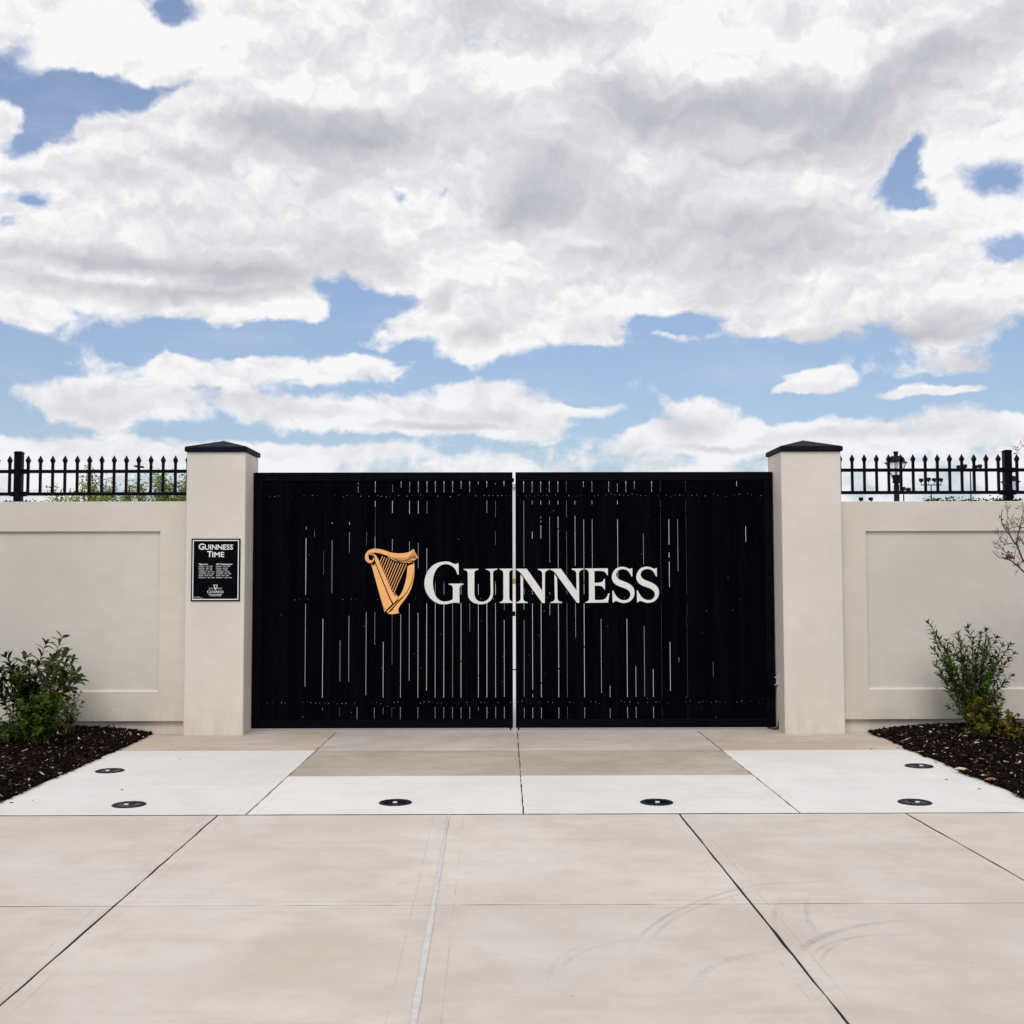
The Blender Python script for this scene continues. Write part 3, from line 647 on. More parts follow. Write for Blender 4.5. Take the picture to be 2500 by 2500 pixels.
# the harp: everything in the coordinates of one zoomed crop
def harp_gold():
    g_ = []
    g_.append(curve_poly([(1312,352),(1300,400),(1262,470,1),(1195,530,1),(1090,557,1),(970,555,1),(850,530,1),(700,480,1),(560,440,1),(480,430,1),(410,440,1),(365,470,1),(345,500,1),(352,545,1),(365,580,1),(403,600,1),(440,580,1),(452,540,1),(440,500,1),(405,480,1),(360,474),(400,452,1),(440,462,1),(470,500,1),(480,560),(455,610,1),(430,640,1),(390,655,1),(340,645,1),(290,600,1),(272,530,1),(290,450,1),(350,385,1),(450,350,1),(560,352,1),(680,380,1),(820,425,1),(960,445,1),(1100,443,1),(1220,415,1)]))
    g_.append(curve_poly([(400,655),(445,720),(490,665),(860,1555),(690,1700)]))
    g_.append(curve_poly([(395,448),(450,445,1),(500,485,1),(545,540,1),(590,650),(620,725),(740,1000),(840,1240,1),(895,1330,1),(945,1370,1),(990,1378),(955,1440,1),(882,1522),(800,1400,1),(640,1010),(480,610),(465,560,1),(440,490,1)]))
    g_.append(curve_poly([(1318,615),(1332,760,1),(1325,920,1),(1290,1110,1),(1235,1260,1),(1150,1400,1),(1060,1520,1),(1000,1610,1),(985,1670,1),(1005,1722),(900,1747,1),(790,1745,1),(740,1690),(850,1590),(960,1470),(1000,1380),(1075,1250,1),(1130,1090,1),(1168,900,1),(1185,740,1),(1205,712,1),(1260,690,1),(1306,675)]))
    g_.append(curve_poly([(1312,352),(1410,540),(1325,600),(1240,605,1),(1160,645,1),(1090,655,1),(1010,632,1),(905,600),(760,540),(780,515),(900,552,1),(1000,570,1),(1110,565,1),(1210,530,1),(1280,460,1)]))
    tops = [(650,505),(695,528),(745,552),(795,576),(843,600),(890,622),(940,645),(993,655),(1047,668),(1100,675),(1160,680)]
    bots = [(585,650),(615,722),(648,792),(680,860),(705,928),(735,996),(765,1060),(790,1126),(822,1190),(853,1252),(885,1306)]
    for t_, b_ in zip(tops, bots):
        g_.append(strokep([t_, b_], 15)); g_.append(strokep([(b_[0]-12, b_[1]-28), (b_[0]+24, b_[1]-2)], 13))
    g_.append(strokep([(905,1300),(945,1350),(985,1372)], 13))
    g_.append(strokep([(1185,652),(1280,625)], 15))
    return g_
def harp_ink():
    k_ = [curve_poly([(403+42*math.cos(a), 540+44*math.sin(a), 1) for a in [2*math.pi*i/12 for i in range(12)]], 2)]
    k_.append(strokep([(345,475),(400,440),(450,440),(500,475),(540,530),(575,600)], 10, 6))
    k_.append(strokep([(465,545),(480,610),(640,1010),(800,1400),(870,1530)], 14, 26))
    k_.append(strokep([(432,680),(470,655),(478,700)], 18, 10)); k_.append(strokep([(420,655),(437,720)], 12, 5))
    k_.append(strokep([(620,1470),(660,1590),(695,1645),(740,1640)], 9, 5))
    k_.append(strokep([(1310,790),(1305,900),(1275,1060),(1195,1240),(1080,1390),(955,1475),(985,1400)], 5, 12))
    k_.append(strokep([(860,1560),(960,1475),(1010,1440),(1090,1370)], 26, 6))
    k_.append(strokep([(860,1555),(745,1665)], 34, 30))
    path = [(1302,900),(1290,1000),(1262,1100),(1215,1200),(1155,1300),(1080,1400),(1000,1480),(930,1555),(870,1620),(820,1690)]
    N = 42; pp = np.array(path, float); seg = np.linspace(0, len(path)-1, N)
    for i, t_ in enumerate(seg):
        a = int(min(t_, len(path)-2)); c = pp[a]+(pp[a+1]-pp[a])*(t_-a); L = 12+78*(i/N)**1.4
        k_.append(strokep([(c[0]-L*.55, c[1]+L*.30), (c[0]+L*.42, c[1]-L*.22)], 10, 4))
    for i in range(6):
        y0 = 395+i*26; x1 = 1345+i*10
        k_.append(strokep([(1312-i*14, y0+10), (1340, y0+22), (x1, y0+48)], 7, 5))
    for i in range(4):
        d = i*19
        k_.append(strokep([(900+i*20,568+d*.55),(1000,590+d*.8),(1090,598+d*.85),(1180,570+d*.8),(1250,520+d),(1310,505+d),(1372-i*8,530+d*.7)], 8, 7))
    for i in range(5): k_.append(strokep([(775+i*33,552+i*12),(805+i*33,522+i*10)], 9, 9))
    return k_

# ------------------------------------------------------------------ the gate: two leaves
YG = 12.40
def tfg(off): return lambda px, py: P(px, py, YG-off)
gapsL = {415:[(470,490,.7),(550,943,.9),(1003,1580,.8)],474:[(500,540,.3)],536:[(640,800,.3),(1110,1665,1),(1725,1745,.6)],596:[(440,450,1),(565,930,.6)],656:[(1260,1545,.5),(1725,1790,.4)],
 716:[(440,455,1),(510,650,.5),(1090,1545,.7)],776:[(165,180,.6),(190,212,.7),(218,232,.7),(1725,1808,.8)],836:[(505,600,.3),(1065,1640,.7)],895:[(155,232,1),(290,330,1),(330,540,.25),(540,640,.8),(1065,1290,.5),(1725,1805,.7)],
 955:[(1270,1665,.9),(1725,1775,.5)],1015:[(180,232,.5),(290,375,1),(557,640,.8),(1080,1430,.3),(1725,1800,.3)],1075:[(155,200,.9),(1080,1665,.8),(1725,1808,.8)],1134:[(160,232,.8),(290,383,1),(575,640,.7),(1003,1540,.7)],
 1195:[(155,232,1),(290,380,1),(585,760,.6),(1070,1665,.9),(1725,1805,.7)],1255:[(155,232,1),(290,380,.4),(620,790,.9),(1003,1610,1)],1314:[(155,232,1),(850,943,.5),(1003,1660,.8),(1725,1805,.7)],
 1374:[(155,232,1),(850,943,.5),(1003,1665,1),(1725,1805,.7)],1434:[(155,232,1),(1003,1660,.45),(1725,1805,.7)],1493:[(155,210,1),(850,943,.7),(1003,1405,1),(1412,1660,1),(1725,1805,.7)],1553:[(155,232,1),(1003,1200,.3),(1725,1805,.7)],
 1613:[(160,180,.7),(870,943,.8),(1003,1505,.9),(1512,1665,.9),(1725,1750,.6)],1672:[(155,200,.9),(290,375,.5),(1003,1665,1),(1725,1805,1)],1732:[(170,180,.5),(290,600,.2),(850,943,.8),(1003,1660,.8),(1725,1805,.8)],1792:[(155,190,1),(1003,1050,.3),(1120,1655,.8),(1725,1805,1)]}
gapsR = {111:[(155,230,1),(290,750,.4),(900,943,.5),(1003,1045,.6),(1120,1650,.4),(1725,1800,.6)],170:[(155,230,.9),(290,315,.6),(410,552,1),(900,943,.6),(1003,1600,.9),(1630,1660,.8),(1725,1800,.9)],
 230:[(155,230,1),(290,315,1),(400,410,.8),(425,440,.7),(460,552,1),(1003,1550,.9),(1560,1660,.9),(1725,1800,.9)],290:[(155,230,1),(290,315,.5),(400,720,.35),(925,943,.4),(1003,1085,.5)],350:[(155,230,1),(290,315,1),(400,480,.9),(490,755,.75),(1003,1450,1),(1460,1660,1),(1725,1800,1)],
 468:[(290,315,.6),(395,740,.9),(1003,1240,.35)],528:[(155,195,.8),(420,990,.6),(1003,1300,1),(1310,1660,1),(1725,1800,.7)],587:[(155,230,.6),(290,315,.7),(420,755,.7)],645:[(1110,1625,.6)],704:[(155,230,.8),(1575,1655,.5),(1730,1800,.6)],
 764:[(170,230,.6),(290,315,.8),(420,830,1)],824:[(155,230,1),(1110,1655,1),(1715,1800,.8)],883:[(155,210,.8),(1440,1655,.5),(1720,1800,.6)],943:[(520,735,.35),(1160,1650,.5)],1003:[(155,230,1),(1460,1655,.6),(1715,1800,1)],
 1121:[(420,595,.9),(650,685,1),(713,805,1),(805,890,.6),(1270,1610,.6)],1182:[(420,580,.5),(580,780,.3),(1380,1410,.5)],1425:[(1410,1515,.25)],1596:[(155,190,.7)],1655:[(470,580,.9)]}
QZ = 2.8409
def gate_leaf(ox, xs_, inner, outer, gaps, seam0, label, left):
    """ox: crop origin; xs_: seams between boards in crop pixels"""
    x_hinge = outer; t = thing('gate_leaf', label, 'gate', (outer, YG, 0), 'black slatted gate leaves')
    X = lambda cx: P(ox+cx/QZ, 1120+900/QZ, YG)[0]
    Z = lambda cx, cy: P(ox+cx/QZ, 1120+cy/QZ, YG)[2]
    zt, zb, zi, zbi = 2.724, .021, 2.633, .109
    fr = MB(); th = .045
    a, b = min(inner, outer), max(inner, outer)
    fr.box(a, b, YG-.012, YG+th, zi, zt, c=.003); fr.box(a, b, YG-.012, YG+th, zb, zbi, c=.003)
    if left: fr.box(outer, outer+.092, YG-.0115, YG+th, zbi, zi, c=.003)
    else: fr.box(outer-.09, outer, YG-.0115, YG+th, zbi, zi, c=.003)
    s0 = inner-.018 if left else inner; fr.box(s0, s0+.018, YG+.012, YG+th, zbi, zi)      # meeting stile behind the boards
    fr.build('frame', M_frame, t)
    for (z0, z1) in ((2.423, 2.513), (1.334, 1.422), (.237, .335)):
        MB().box(a+.02, b-.02, YG+.013, YG+.05, z0, z1, c=.003).build('cross_rail', M_frame, t)
    # boards
    sx = [X(c) for c in xs_]; edges = ([outer+.092]+sx+[inner]) if left else ([inner]+sx+[outer-.09])
    keys = {}
    for k in gaps: keys[min(range(len(xs_)), key=lambda i: abs(xs_[i]-k))] = gaps[k]
    half = [0]; info = []
    for i, c in enumerate(xs_):
        gl = keys.get(i, []); bm = max([g_[2] for g_ in gl], default=0)
        comp = .006*abs(sx[i])/12.4
        wgap = (.0038*bm+comp) if bm else .0012
        half.append(wgap/2); info.append((sx[i], wgap, comp, gl, bm))
    half.append(.0005)
    bd = MB(); TH = .010
    for i in range(len(edges)-1):
        y_ = YG+rng.uniform(-.0006, .0006)
        bd.box(edges[i]+half[i], edges[i+1]-half[i+1], y_, y_+TH, zbi-.005, zi+.005, c=.0012)
    for (x, wg, comp, gl, bm) in info:       # swollen or tight places where a seam shows no light
        if not gl: continue
        z_hi = zi+.004
        for (y0, y1, b_) in sorted(gl):
            z1, z0 = Z(900, y0), Z(900, y1)
            if z_hi-z1 > .004: bd.box(x-wg*.8, x+wg*.8, YG+TH+.0003, YG+TH+.0023, z1, z_hi)
            if b_ < bm-.08:
                wopen = comp+.0038*b_; bd.box(x-wg*.8, x+wg/2-wopen, YG+TH+.0003, YG+TH+.0023, z0, z1)
            z_hi = z0
        if z_hi > zbi+.004: bd.box(x-wg*.8, x+wg*.8, YG+TH+.0003, YG+TH+.0023, zbi-.004, z_hi)
    bd.build('board_panel', M_board, t)
    sc = MB()
    for i in range(len(edges)-1):
        for zz in (2.475, 1.378, .287):
            for fx in (.28, .72):
                if rng.random() < (.60 if zz != 1.378 else .15):
                    x = edges[i]+(edges[i+1]-edges[i])*fx; z = zz+rng.normal(0, .006); r = .0033*rng.choice([.5, .7, 1])
                    k = [(x+r*math.cos(a_), YG-.0012, z+r*math.sin(a_)) for a_ in np.linspace(0, 2*math.pi, 8, endpoint=False)]
                    sc.add(k, [tuple(range(8))])
    for _ in range(26):
        x = rng.uniform(a+.1, b-.1); z = rng.uniform(.12, 2.5)**1.0; r = rng.uniform(.001, .0024)
        sc.add([(x+r*math.cos(a_), YG-.0013, z+r*1.5*math.sin(a_)) for a_ in np.linspace(0, 2*math.pi, 6, endpoint=False)], [tuple(range(6))])
    o = sc.build('screw_heads', M_screw, t); o['kind'] = 'stuff'
    # foot of the drop bolt and hinges
    xd = inner-.035 if left else inner+.018
    MB().box(xd, xd+.018, YG+.0, YG+.018, -.002, zb, c=.002).build('drop_bolt', M_frame, t)
    for z in (.35, 1.35, 2.35):
        h = MB(); h.tube([(outer+(-.002 if left else .002), YG+.02, z-.05), (outer+(-.002 if left else .002), YG+.02, z+.05)], .0055, 10); h.build('hinge', M_frame, t)
    return t
seamL = [177,239,297,358,415,474,536,596,656,716,776,836,895,955,1015,1075,1134,1195,1255,1314,1374,1434,1493,1553,1613,1672,1732,1792]
seamR = [111,170,230,290,350,409,468,528,587,645,704,764,824,883,943,1003,1063,1121,1182,1240,1300,1359,1418,1478,1537,1596,1655,1715]
leafL = gate_leaf(600, seamL, .071, -2.682, gapsL, 0, 'tall black slatted gate leaf bearing the golden harp, hung on the pillar with the sign', True)
leafR = gate_leaf(1240, seamR, .102, 2.844, gapsR, 0, 'tall black slatted gate leaf without a harp, bearing the white letters NNESS', False)
for key, leaf in (('G', leafL), ('U', leafL), ('I', leafL), ('N', leafR), ('N2', leafR), ('E', leafR), ('S', leafR), ('S2', leafR)):
    o = letter_mesh(key, tfg(.005), .0045).build('letter', M_letter, leaf); o['label'] = 'white serif capital letter %s' % key[0]
hp = MB(); tf = tfg(.005)
for pl in harp_gold(): extrude_poly(hp, [tf(860+p[0]/8.78, 1300+p[1]/8.78) for p in pl], .0045)
harp = hp.build('harp_emblem', M_gold, leafL)
hk = MB(); tf = tfg(.0062)
for pl in harp_ink(): extrude_poly(hk, [tf(860+p[0]/8.78, 1300+p[1]/8.78) for p in pl], .0008)
hk.build('harp_line_work', M_ink, harp)
# latch and bolt at the meeting edge
la = MB(); la.box(.058, .098, YG-.022, YG-.013, 1.195, 1.245, c=.003); la.box(.066, .092, YG-.030, YG-.0225, 1.20, 1.24, c=.003); la.build('latch', M_frame, leafL)
sb = MB(); sb.tube([(.03, YG-.022, .632), (.108, YG-.022, .632)], .006, 8); sb.box(.02, .05, YG-.03, YG-.0125, .617, .647, c=.003); sb.build('slide_bolt', M_frame, leafL)
for (x, y, zz) in ((.075, YG-.012, 2.655),): MB().box(x-.006, x+.012, YG+.0, YG+.03, 2.62, 2.66).build('stop_plate', M_frame, leafL)

# ------------------------------------------------------------------ opening hours sign
YS = 12.02-.012
sg = thing('opening_hours_sign', 'black rectangular opening hours sign with white lettering on the pillar left of the gate', 'sign', (-2.984, 12.02, 1.365))
def box_poly(mb, x0, z0, x1, z1, y0, y1): mb.box(min(x0, x1), max(x0, x1), y0, y1, min(z0, z1), max(z0, z1))
SX0, SX1, SZ0, SZ1 = -3.234, -2.732, 1.366, 2.008
MB().box(SX0, SX1, YS, 12.0205, SZ0, SZ1, c=.002).build('panel', M_signface, sg)
K5 = 9.2
def sgn(u, v):            # crop pixel -> sign plane, rectified
    p = P(440+u/K5, 1290+v/K5, YS); return p[0], p[2]
bo = MB(); i0, wd = .014, .0095
for (a, b, c, d) in ((SX0+i0, SX1-i0, SZ0+i0, SZ0+i0+wd), (SX0+i0, SX1-i0, SZ1-i0-wd, SZ1-i0), (SX0+i0, SX0+i0+wd, SZ0+i0+wd, SZ1-i0-wd), (SX1-i0-wd, SX1-i0, SZ0+i0+wd, SZ1-i0-wd)):
    bo.box(a, b, YS-.0012, YS-.0002, c, d)
bo.build('border', M_signwhite, sg)
def text_polys(txt, box, bold=.02, ss=1.0):
    """flat text mesh fitted into box (crop pixels x0,x1,ytop,ybottom); returned as verts, faces"""
    cu = bpy.data.curves.new('t', 'FONT'); cu.body = txt; cu.size = 1; cu.offset = bold; cu.resolution_u = 3; cu.space_character = ss
    o = bpy.data.objects.new('t', cu); COL.objects.link(o); dg = bpy.context.evaluated_depsgraph_get(); dg.update()
    me = o.evaluated_get(dg).to_mesh(); V = np.array([v.co[:] for v in me.vertices]); Fc = [tuple(p.vertices) for p in me.polygons]
    o.evaluated_get(dg).to_mesh_clear(); bpy.data.objects.remove(o); bpy.data.curves.remove(cu)
    x0, z1 = sgn(box[0], box[2]); x1, z0 = sgn(box[1], box[3])
    mn, mx = V.min(0), V.max(0)
    X = x0+(V[:, 0]-mn[0])/(mx[0]-mn[0])*(x1-x0); Zz = z0+(V[:, 1]-mn[1])/(mx[1]-mn[1])*(z1-z0)
    return [(a, YS-.0012, b) for a, b in zip(X, Zz)], Fc
hd = MB()
for tx, bx in (('G', (415, 540, 340, 480)), ('UINNESS', (552, 1186, 362, 479)), ('T', (608, 716, 510, 645)), ('IME', (722, 988, 532, 645))): hd.add(*text_polys(tx, bx, .018))
hd.build('heading', M_signwhite, sg)
tb = MB()
tb.add(*text_polys('Taproom', (415, 618, 788, 828), .03)); tb.add(*text_polys('1817 Restaurant', (806, 1172, 788, 820), .03))
rows = ['SUNDAY - 11AM - 9PM|SUNDAY - 11AM - 9PM', 'MONDAY - 3PM - 9PM|MONDAY - CLOSED', 'TUESDAY - 3PM - 9PM|TUESDAY - CLOSED', 'WEDNESDAY - 3PM - 11PM|WEDNESDAY - CLOSED', 'THURSDAY - 3PM - 10PM|THURSDAY - 3PM - 10PM', 'FRIDAY - 12PM - 10PM|FRIDAY - 3PM - 10PM', 'SATURDAY - 11AM - 10PM|SATURDAY - 11AM - 10PM']
Lw = [728, 718, 720, 768, 755, 722, 770]; Rw = [1113, 1068, 1068, 1115, 1142, 1095, 1158]
for i, r_ in enumerate(rows):
    y = 841+i*42.6; a, b = r_.split('|')
    tb.add(*text_polys(a, (416, Lw[i], y, y+19), .02)); tb.add(*text_polys(b, (804, Rw[i], y, y+19), .02))
tb.build('opening_hours', M_signwhite, sg)
ft = MB()
gx0, gz0, gx1 = 1030, 1360, 1610
def tfs(px, py):          # gate lettering (2500 px coordinates) -> foot of the sign
    u = 608+(px-1036)/(1609-1036)*(970-608); v = 1390+(py-1371)/(1475-1371)*(1455-1390); x, z = sgn(u, v); return np.array([x, YS-.0012, z])
for k in LET:
    (ox, oy, s_), pls = LET[k]
    for pl in pls: extrude_poly(ft, [tfs(ox+p[0]/s_, oy+p[1]/s_) for p in curve_poly(pl, 3)], .0008)
ft.add(*text_polys('OPEN GATE BREWERY', (637, 942, 1475, 1494), .02)); ft.add(*text_polys('& BARREL HOUSE', (665, 918, 1503, 1521), .02))
ft.add(*text_polys('BALTIMORE', (645, 742, 1352, 1364), .02)); ft.add(*text_polys('MARYLAND', (838, 938, 1352, 1364), .02))
for (a, b) in ((642, 748), (832, 940)):
    x0, z0 = sgn(a, 1338); x1, z1 = sgn(b, 1341); ft.box(x0, x1, YS-.0012, YS-.0004, z1, z0)
ft.build('footer_lettering', M_signwhite, sg); ft = MB()
for (a, b, y) in ((302, 450, 1538), (302, 515, 1560)):
    n_ = 16 if b > 480 else 11; dxx = (b-a)/n_
    for k in range(n_):
        x0, z0 = sgn(a+k*dxx, y); x1, z1 = sgn(a+k*dxx+dxx*.7, y+7); ft.box(x0, x1, YS-.0012, YS-.0004, z1, z0)
ft.build('small_print', M_signwhite, sg)
hs = MB()
def tfh(a, b):
    u = 740+(a-272)/(1410-272)*(842-740); v = 1262+(b-350)/(1747-350)*(1378-1262); x, z = sgn(u, v); return np.array([x, YS-.0012, z])
for pl in harp_gold()[:5]: extrude_poly(hs, [tfh(p[0], p[1]) for p in pl], .0008)
hs.build('harp_emblem', M_signwhite, sg)

# ------------------------------------------------------------------ spear top railings on the walls
YF = 12.27
def picket_mb(x):
    m = MB(); h = .0125
    m.box(x-h, x+h, YF-h, YF+h, 2.475, 2.806)
    r = lambda a: a*math.sqrt(2)
    m.lathe([(r(.0125), 2.8065), (r(.0135), 2.818), (r(.0215), 2.842), (r(.0205), 2.850), (r(.001), 2.898)], x, YF, square=True)
    return m
def post(x, t):
    h = .039; p = MB().box(x-h, x+h, YF-h, YF+h, 2.412, 2.918, c=.004)
    pt = p.build('post', M_fence, t)
    r2 = math.sqrt(2); MB().lathe([(.042*r2, 2.9185), (.042*r2, 2.930), (.030*r2, 2.940), (.004, 2.944)], x, YF, square=True).build('post_cap', M_fence, pt)
    MB().box(x-.13, x+.13, YF-.07, YF+.07, 2.4015, 2.411, c=.002).build('base_plate', M_fence, pt)
    for sx in (-.105, .105):
        for sy in (-.05, .05):
            MB().tube([(x+sx, YF+sy, 2.4112), (x+sx, YF+sy, 2.427)], .009, 6).build('bolt', M_fence, pt)
    for z in (2.49, 2.728):
        for s_ in (-1, 1):
            MB().box(x+s_*(h+.001) if s_ > 0 else x-h-.046, x+h+.046 if s_ > 0 else x-h-.001, YF-.022, YF+.022, z-.024, z+.024, c=.002).build('rail_bracket', M_fence, pt)
def railing(xs_p, posts, x_in, x_out, label):
    t = thing('metal_railing', label, 'fence', (x_in, YF, 2.4), 'spear topped railings on the walls')
    segs = sorted([x_in]+posts+[x_out])
    for z0, z1 in ((2.473, 2.507), (2.711, 2.745)):
        m = MB()
        for a, b in zip(segs[:-1], segs[1:]): m.box(a+.001, b-.001, YF-.0175, YF+.0175, z0, z1, c=.003)
        m.build('rail', M_fence, t)
    first = None
    for x in xs_p:
        if first is None: first = picket_mb(x).build('picket', M_fence, t); x00 = x
        else:
            c = first.copy(); COL.objects.link(c); c.parent = t; c.matrix_parent_inverse = first.matrix_parent_inverse.copy(); c.location = (x-x00, 0, 0)
    for x in posts: post(x, t)
    return t
sp_ = .12917
railing([-3.354]+[-3.483-sp_*k for k in range(13)]+[-5.226-sp_*k for k in range(18)], [-5.131, -7.55], -3.297, -7.62, 'black spear topped railing on the wall left of the gate, before the green trees')
railing([3.533]+[3.662+sp_*k for k in range(13)]+[5.409+sp_*k for k in range(18)], [5.306, 7.73], 3.471, 7.8, 'black spear topped railing on the wall right of the gate, before the street lanterns')

# ------------------------------------------------------------------ ground uplights
def uplight(x, y, rot, label):
    t = thing('ground_uplight', label, 'light', (x, y, 0), 'round uplights sunk in the white concrete')
    r = .1175
    MB().lathe([(r, -.004), (r, .004), (r-.006, .0075), (r-.030, .0075), (r-.034, .003)], x, y, 48).build('rim', M_rim, t)
    MB().lathe([(r-.0345, .002), (r-.036, .0042), (.01, .0065)], x, y, 40).build('lens', M_lens, t)
    c, s_ = math.cos(rot), math.sin(rot)
    def bx(nm, a0, a1, b0, b1, z0, z1, m):
        mb = MB().box(a0, a1, b0, b1, z0, z1, c=.001)
        mb.v = [(x+c*p[0]-s_*p[1], y+s_*p[0]+c*p[1], p[2]) for p in mb.v]; mb.build(nm, m, t)
    bx('shield_bar', -.012, .012, -.026, .075, .0066, .0105, M_rim)
    bx('reflector_tab', -.015, .015, -.040, -.0265, .0068, .0150, M_tab)
    for k in range(4):
        a = rot+.785+k*math.pi/2; bxx, byy = x+.098*math.cos(a), y+.098*math.sin(a)
        MB().lathe([(.006, .0076), (.006, .010), (.003, .0115)], bxx, byy, 8).build('screw', M_rim, t)
    return t
UL = [(-3.301, 9.833, -.25, 'black round uplight in the white concrete beside the left mulch bed, farther one'),
      (-2.671, 8.371, -.25, 'black round uplight in the left white slab, the one nearer the sidewalk'),
      (-.791, 8.418, 0, 'black round uplight in the white slab just left of the middle joint'),
      (1.070, 8.398, 0, 'black round uplight in the white slab just right of the middle joint'),
      (3.492, 9.955, .2, 'black round uplight in the white concrete beside the right mulch bed, farther one'),
      (2.900, 8.369, .2, 'black round uplight in the right white slab, the one nearer the sidewalk')]
for u in UL: uplight(*u)

# ------------------------------------------------------------------ junction box and conduit on the right pillar
def z8(x, y, Y): return P(1820+x/8.78, 1600+y/8.78, Y)
jb = thing('junction_box', 'small galvanised junction box with grey conduit between the gate and the right pillar', 'junction box', (2.82, 12.3, .35))
a = z8(665, 415, 12.27); b = z8(782, 640, 12.27)
MB().box(a[0], min(b[0], 2.851), 12.27, 12.335, b[2], a[2], c=.003).build('housing', M_galv, jb)
MB().box(a[0]-.004, min(b[0], 2.851), 12.262, 12.268, b[2]+.004, a[2]+.004, c=.002).build('cover', M_galv, jb)
c0 = z8(490, 420, 12.3)
MB().box(c0[0], a[0]-.005, 12.30, 12.375, b[2]-.01, a[2]+.002, c=.002).build('bracket', M_frame, jb)
for yy in (472, 630):
    p = z8(638, yy, 12.297); MB().tube([(p[0], 12.2995, p[2]), (p[0], 12.294, p[2])], .0055, 8).build('bolt', M_tab, jb)
path = [(700, 640), (700, 760), (698, 900), (706, 1000), (726, 1090), (735, 1180), (735, 1270)]
MB().tube([z8(u, v, 12.29+.0*k) for k, (u, v) in enumerate(path)], .0075, 12).build('conduit', M_cond, jb, True)
p1 = [z8(735, 1262, 12.29), z8(735, 1292, 12.29)]; MB().tube(p1, .0105, 12).build('coupling', M_cond, jb, True)
p1 = [z8(702, 655, 12.29), z8(702, 675, 12.29)]; MB().tube(p1, .0105, 12).build('coupling', M_cond, jb, True)
path = [(735, 1290), (733, 1360), (722, 1440), (708, 1510), (685, 1560), (650, 1590), (590, 1585), (500, 1560), (470, 1545)]
ys_ = [12.29, 12.29, 12.29, 12.29, 12.30, 12.32, 12.38, 12.44, 12.5]
pp = [z8(u, v, y) for (u, v), y in zip(path, ys_)]
for p in pp: p[2] = max(p[2], .012)
MB().tube(pp, .011, 12).build('flexible_conduit', M_rubber, jb, True)
gl = flat('grey_cover_plate', (.40, .40, .41), .5)
gp = MB(); a = G(1893, 1790); gp.add([(2.72, 12.16, .004), (2.845, 12.10, .004), (2.845, 12.28, .004), (2.70, 12.28, .004)], [(0, 1, 2, 3)])
# ------------------------------------------------------------------ plants
def leafmat(name, c0, c1, c2=None, p2=.9, rough=.45):
    m, q = mat(name, rough, .12)
    pts = [(0, c0+(1,)), (.75, c1+(1,))]
    if c2: pts += [(p2, c1+(1,)), (min(.995, p2+.04), c2+(1,))]
    q.put(q.b.inputs['Base Color'], q.ramp(island(q), pts))
    try:
        q.b.inputs['Transmission Weight'].default_value = 0
        q.b.inputs['Subsurface Weight'].default_value = 0
    except Exception: pass
    return m
M_leafA = leafmat('glossy_dark_leaf', (.005, .010, .001), (.040, .062, .006), (.22, .12, .02), .99, .38)
M_leafB = leafmat('dense_green_leaf', (.008, .022, .001), (.055, .098, .007), (.10, .09, .012), .95, .5)
M_leafC = leafmat('fresh_green_leaf', (.006, .018, .001), (.055, .12, .010), (.16, .06, .015), .992, .4)
M_leafD = leafmat('reddish_green_leaf', (.008, .02, .002), (.085, .105, .008), (.19, .10, .012), .78, .5)
M_leafE = leafmat('spring_green_leaf', (.08, .13, .02), (.23, .28, .06), None, .9, .6)
M_leafF = leafmat('distant_leaf', (.02, .035, .015), (.05, .07, .03), None, .9, .8)
M_leafR = leafmat('dry_russet_leaf', (.05, .018, .008), (.16, .06, .02), None, .9, .7)
M_stem = flat('brown_stem', (.10, .07, .045), .8, .2, 0, .4, 30)
M_stemg = flat('green_brown_stem', (.10, .09, .04), .7, .2, 0, .4, 30)
M_bark = flat('dark_bark', (.045, .032, .024), .9, .2, 0, .4, 20)
oval = False
def leaf(mb, base, d, nrm, L, wd, curl=.25, seg=3):
    d = d/np.linalg.norm(d); s_ = np.cross(d, nrm); ns = np.linalg.norm(s_)
    if ns < 1e-4: return
    s_ /= ns; n_ = np.cross(s_, d); v = []; f = []
    prof = {3: [(.0, .14), (.38, .85), (.72, 1.0), (1.0, .06)] if oval else [(.0, .12), (.4, 1.0), (.75, .72), (1.0, .03)], 2: [(0, .15), (.5, 1), (1, .04)]}[seg]
    for t_, w_ in prof:
        c = base+d*L*t_-n_*curl*L*t_*t_
        v += [c+s_*wd*w_+n_*wd*.35*w_, c, c-s_*wd*w_+n_*wd*.35*w_]
    for k in range(len(prof)-1):
        a = 3*k; f += [(a, a+1, a+4, a+3), (a+1, a+2, a+5, a+4)]
    mb.add(v, f)
def stem_path(b, t, bow=.12, n=8):
    b = np.array(b, float); t = np.array(t, float); L = np.linalg.norm(t-b); out = []
    side_ = np.array([t[0]-b[0], t[1]-b[1], 0]); off = np.array([rng.normal(0, bow*.4), rng.normal(0, bow*.4), 0])*L
    for k in range(n+1):
        u = k/n; p = b+(t-b)*u; p[:2] = b[:2]+(t[:2]-b[:2])*(u**1.25)
        out.append(p+off*math.sin(u*math.pi))
    return out
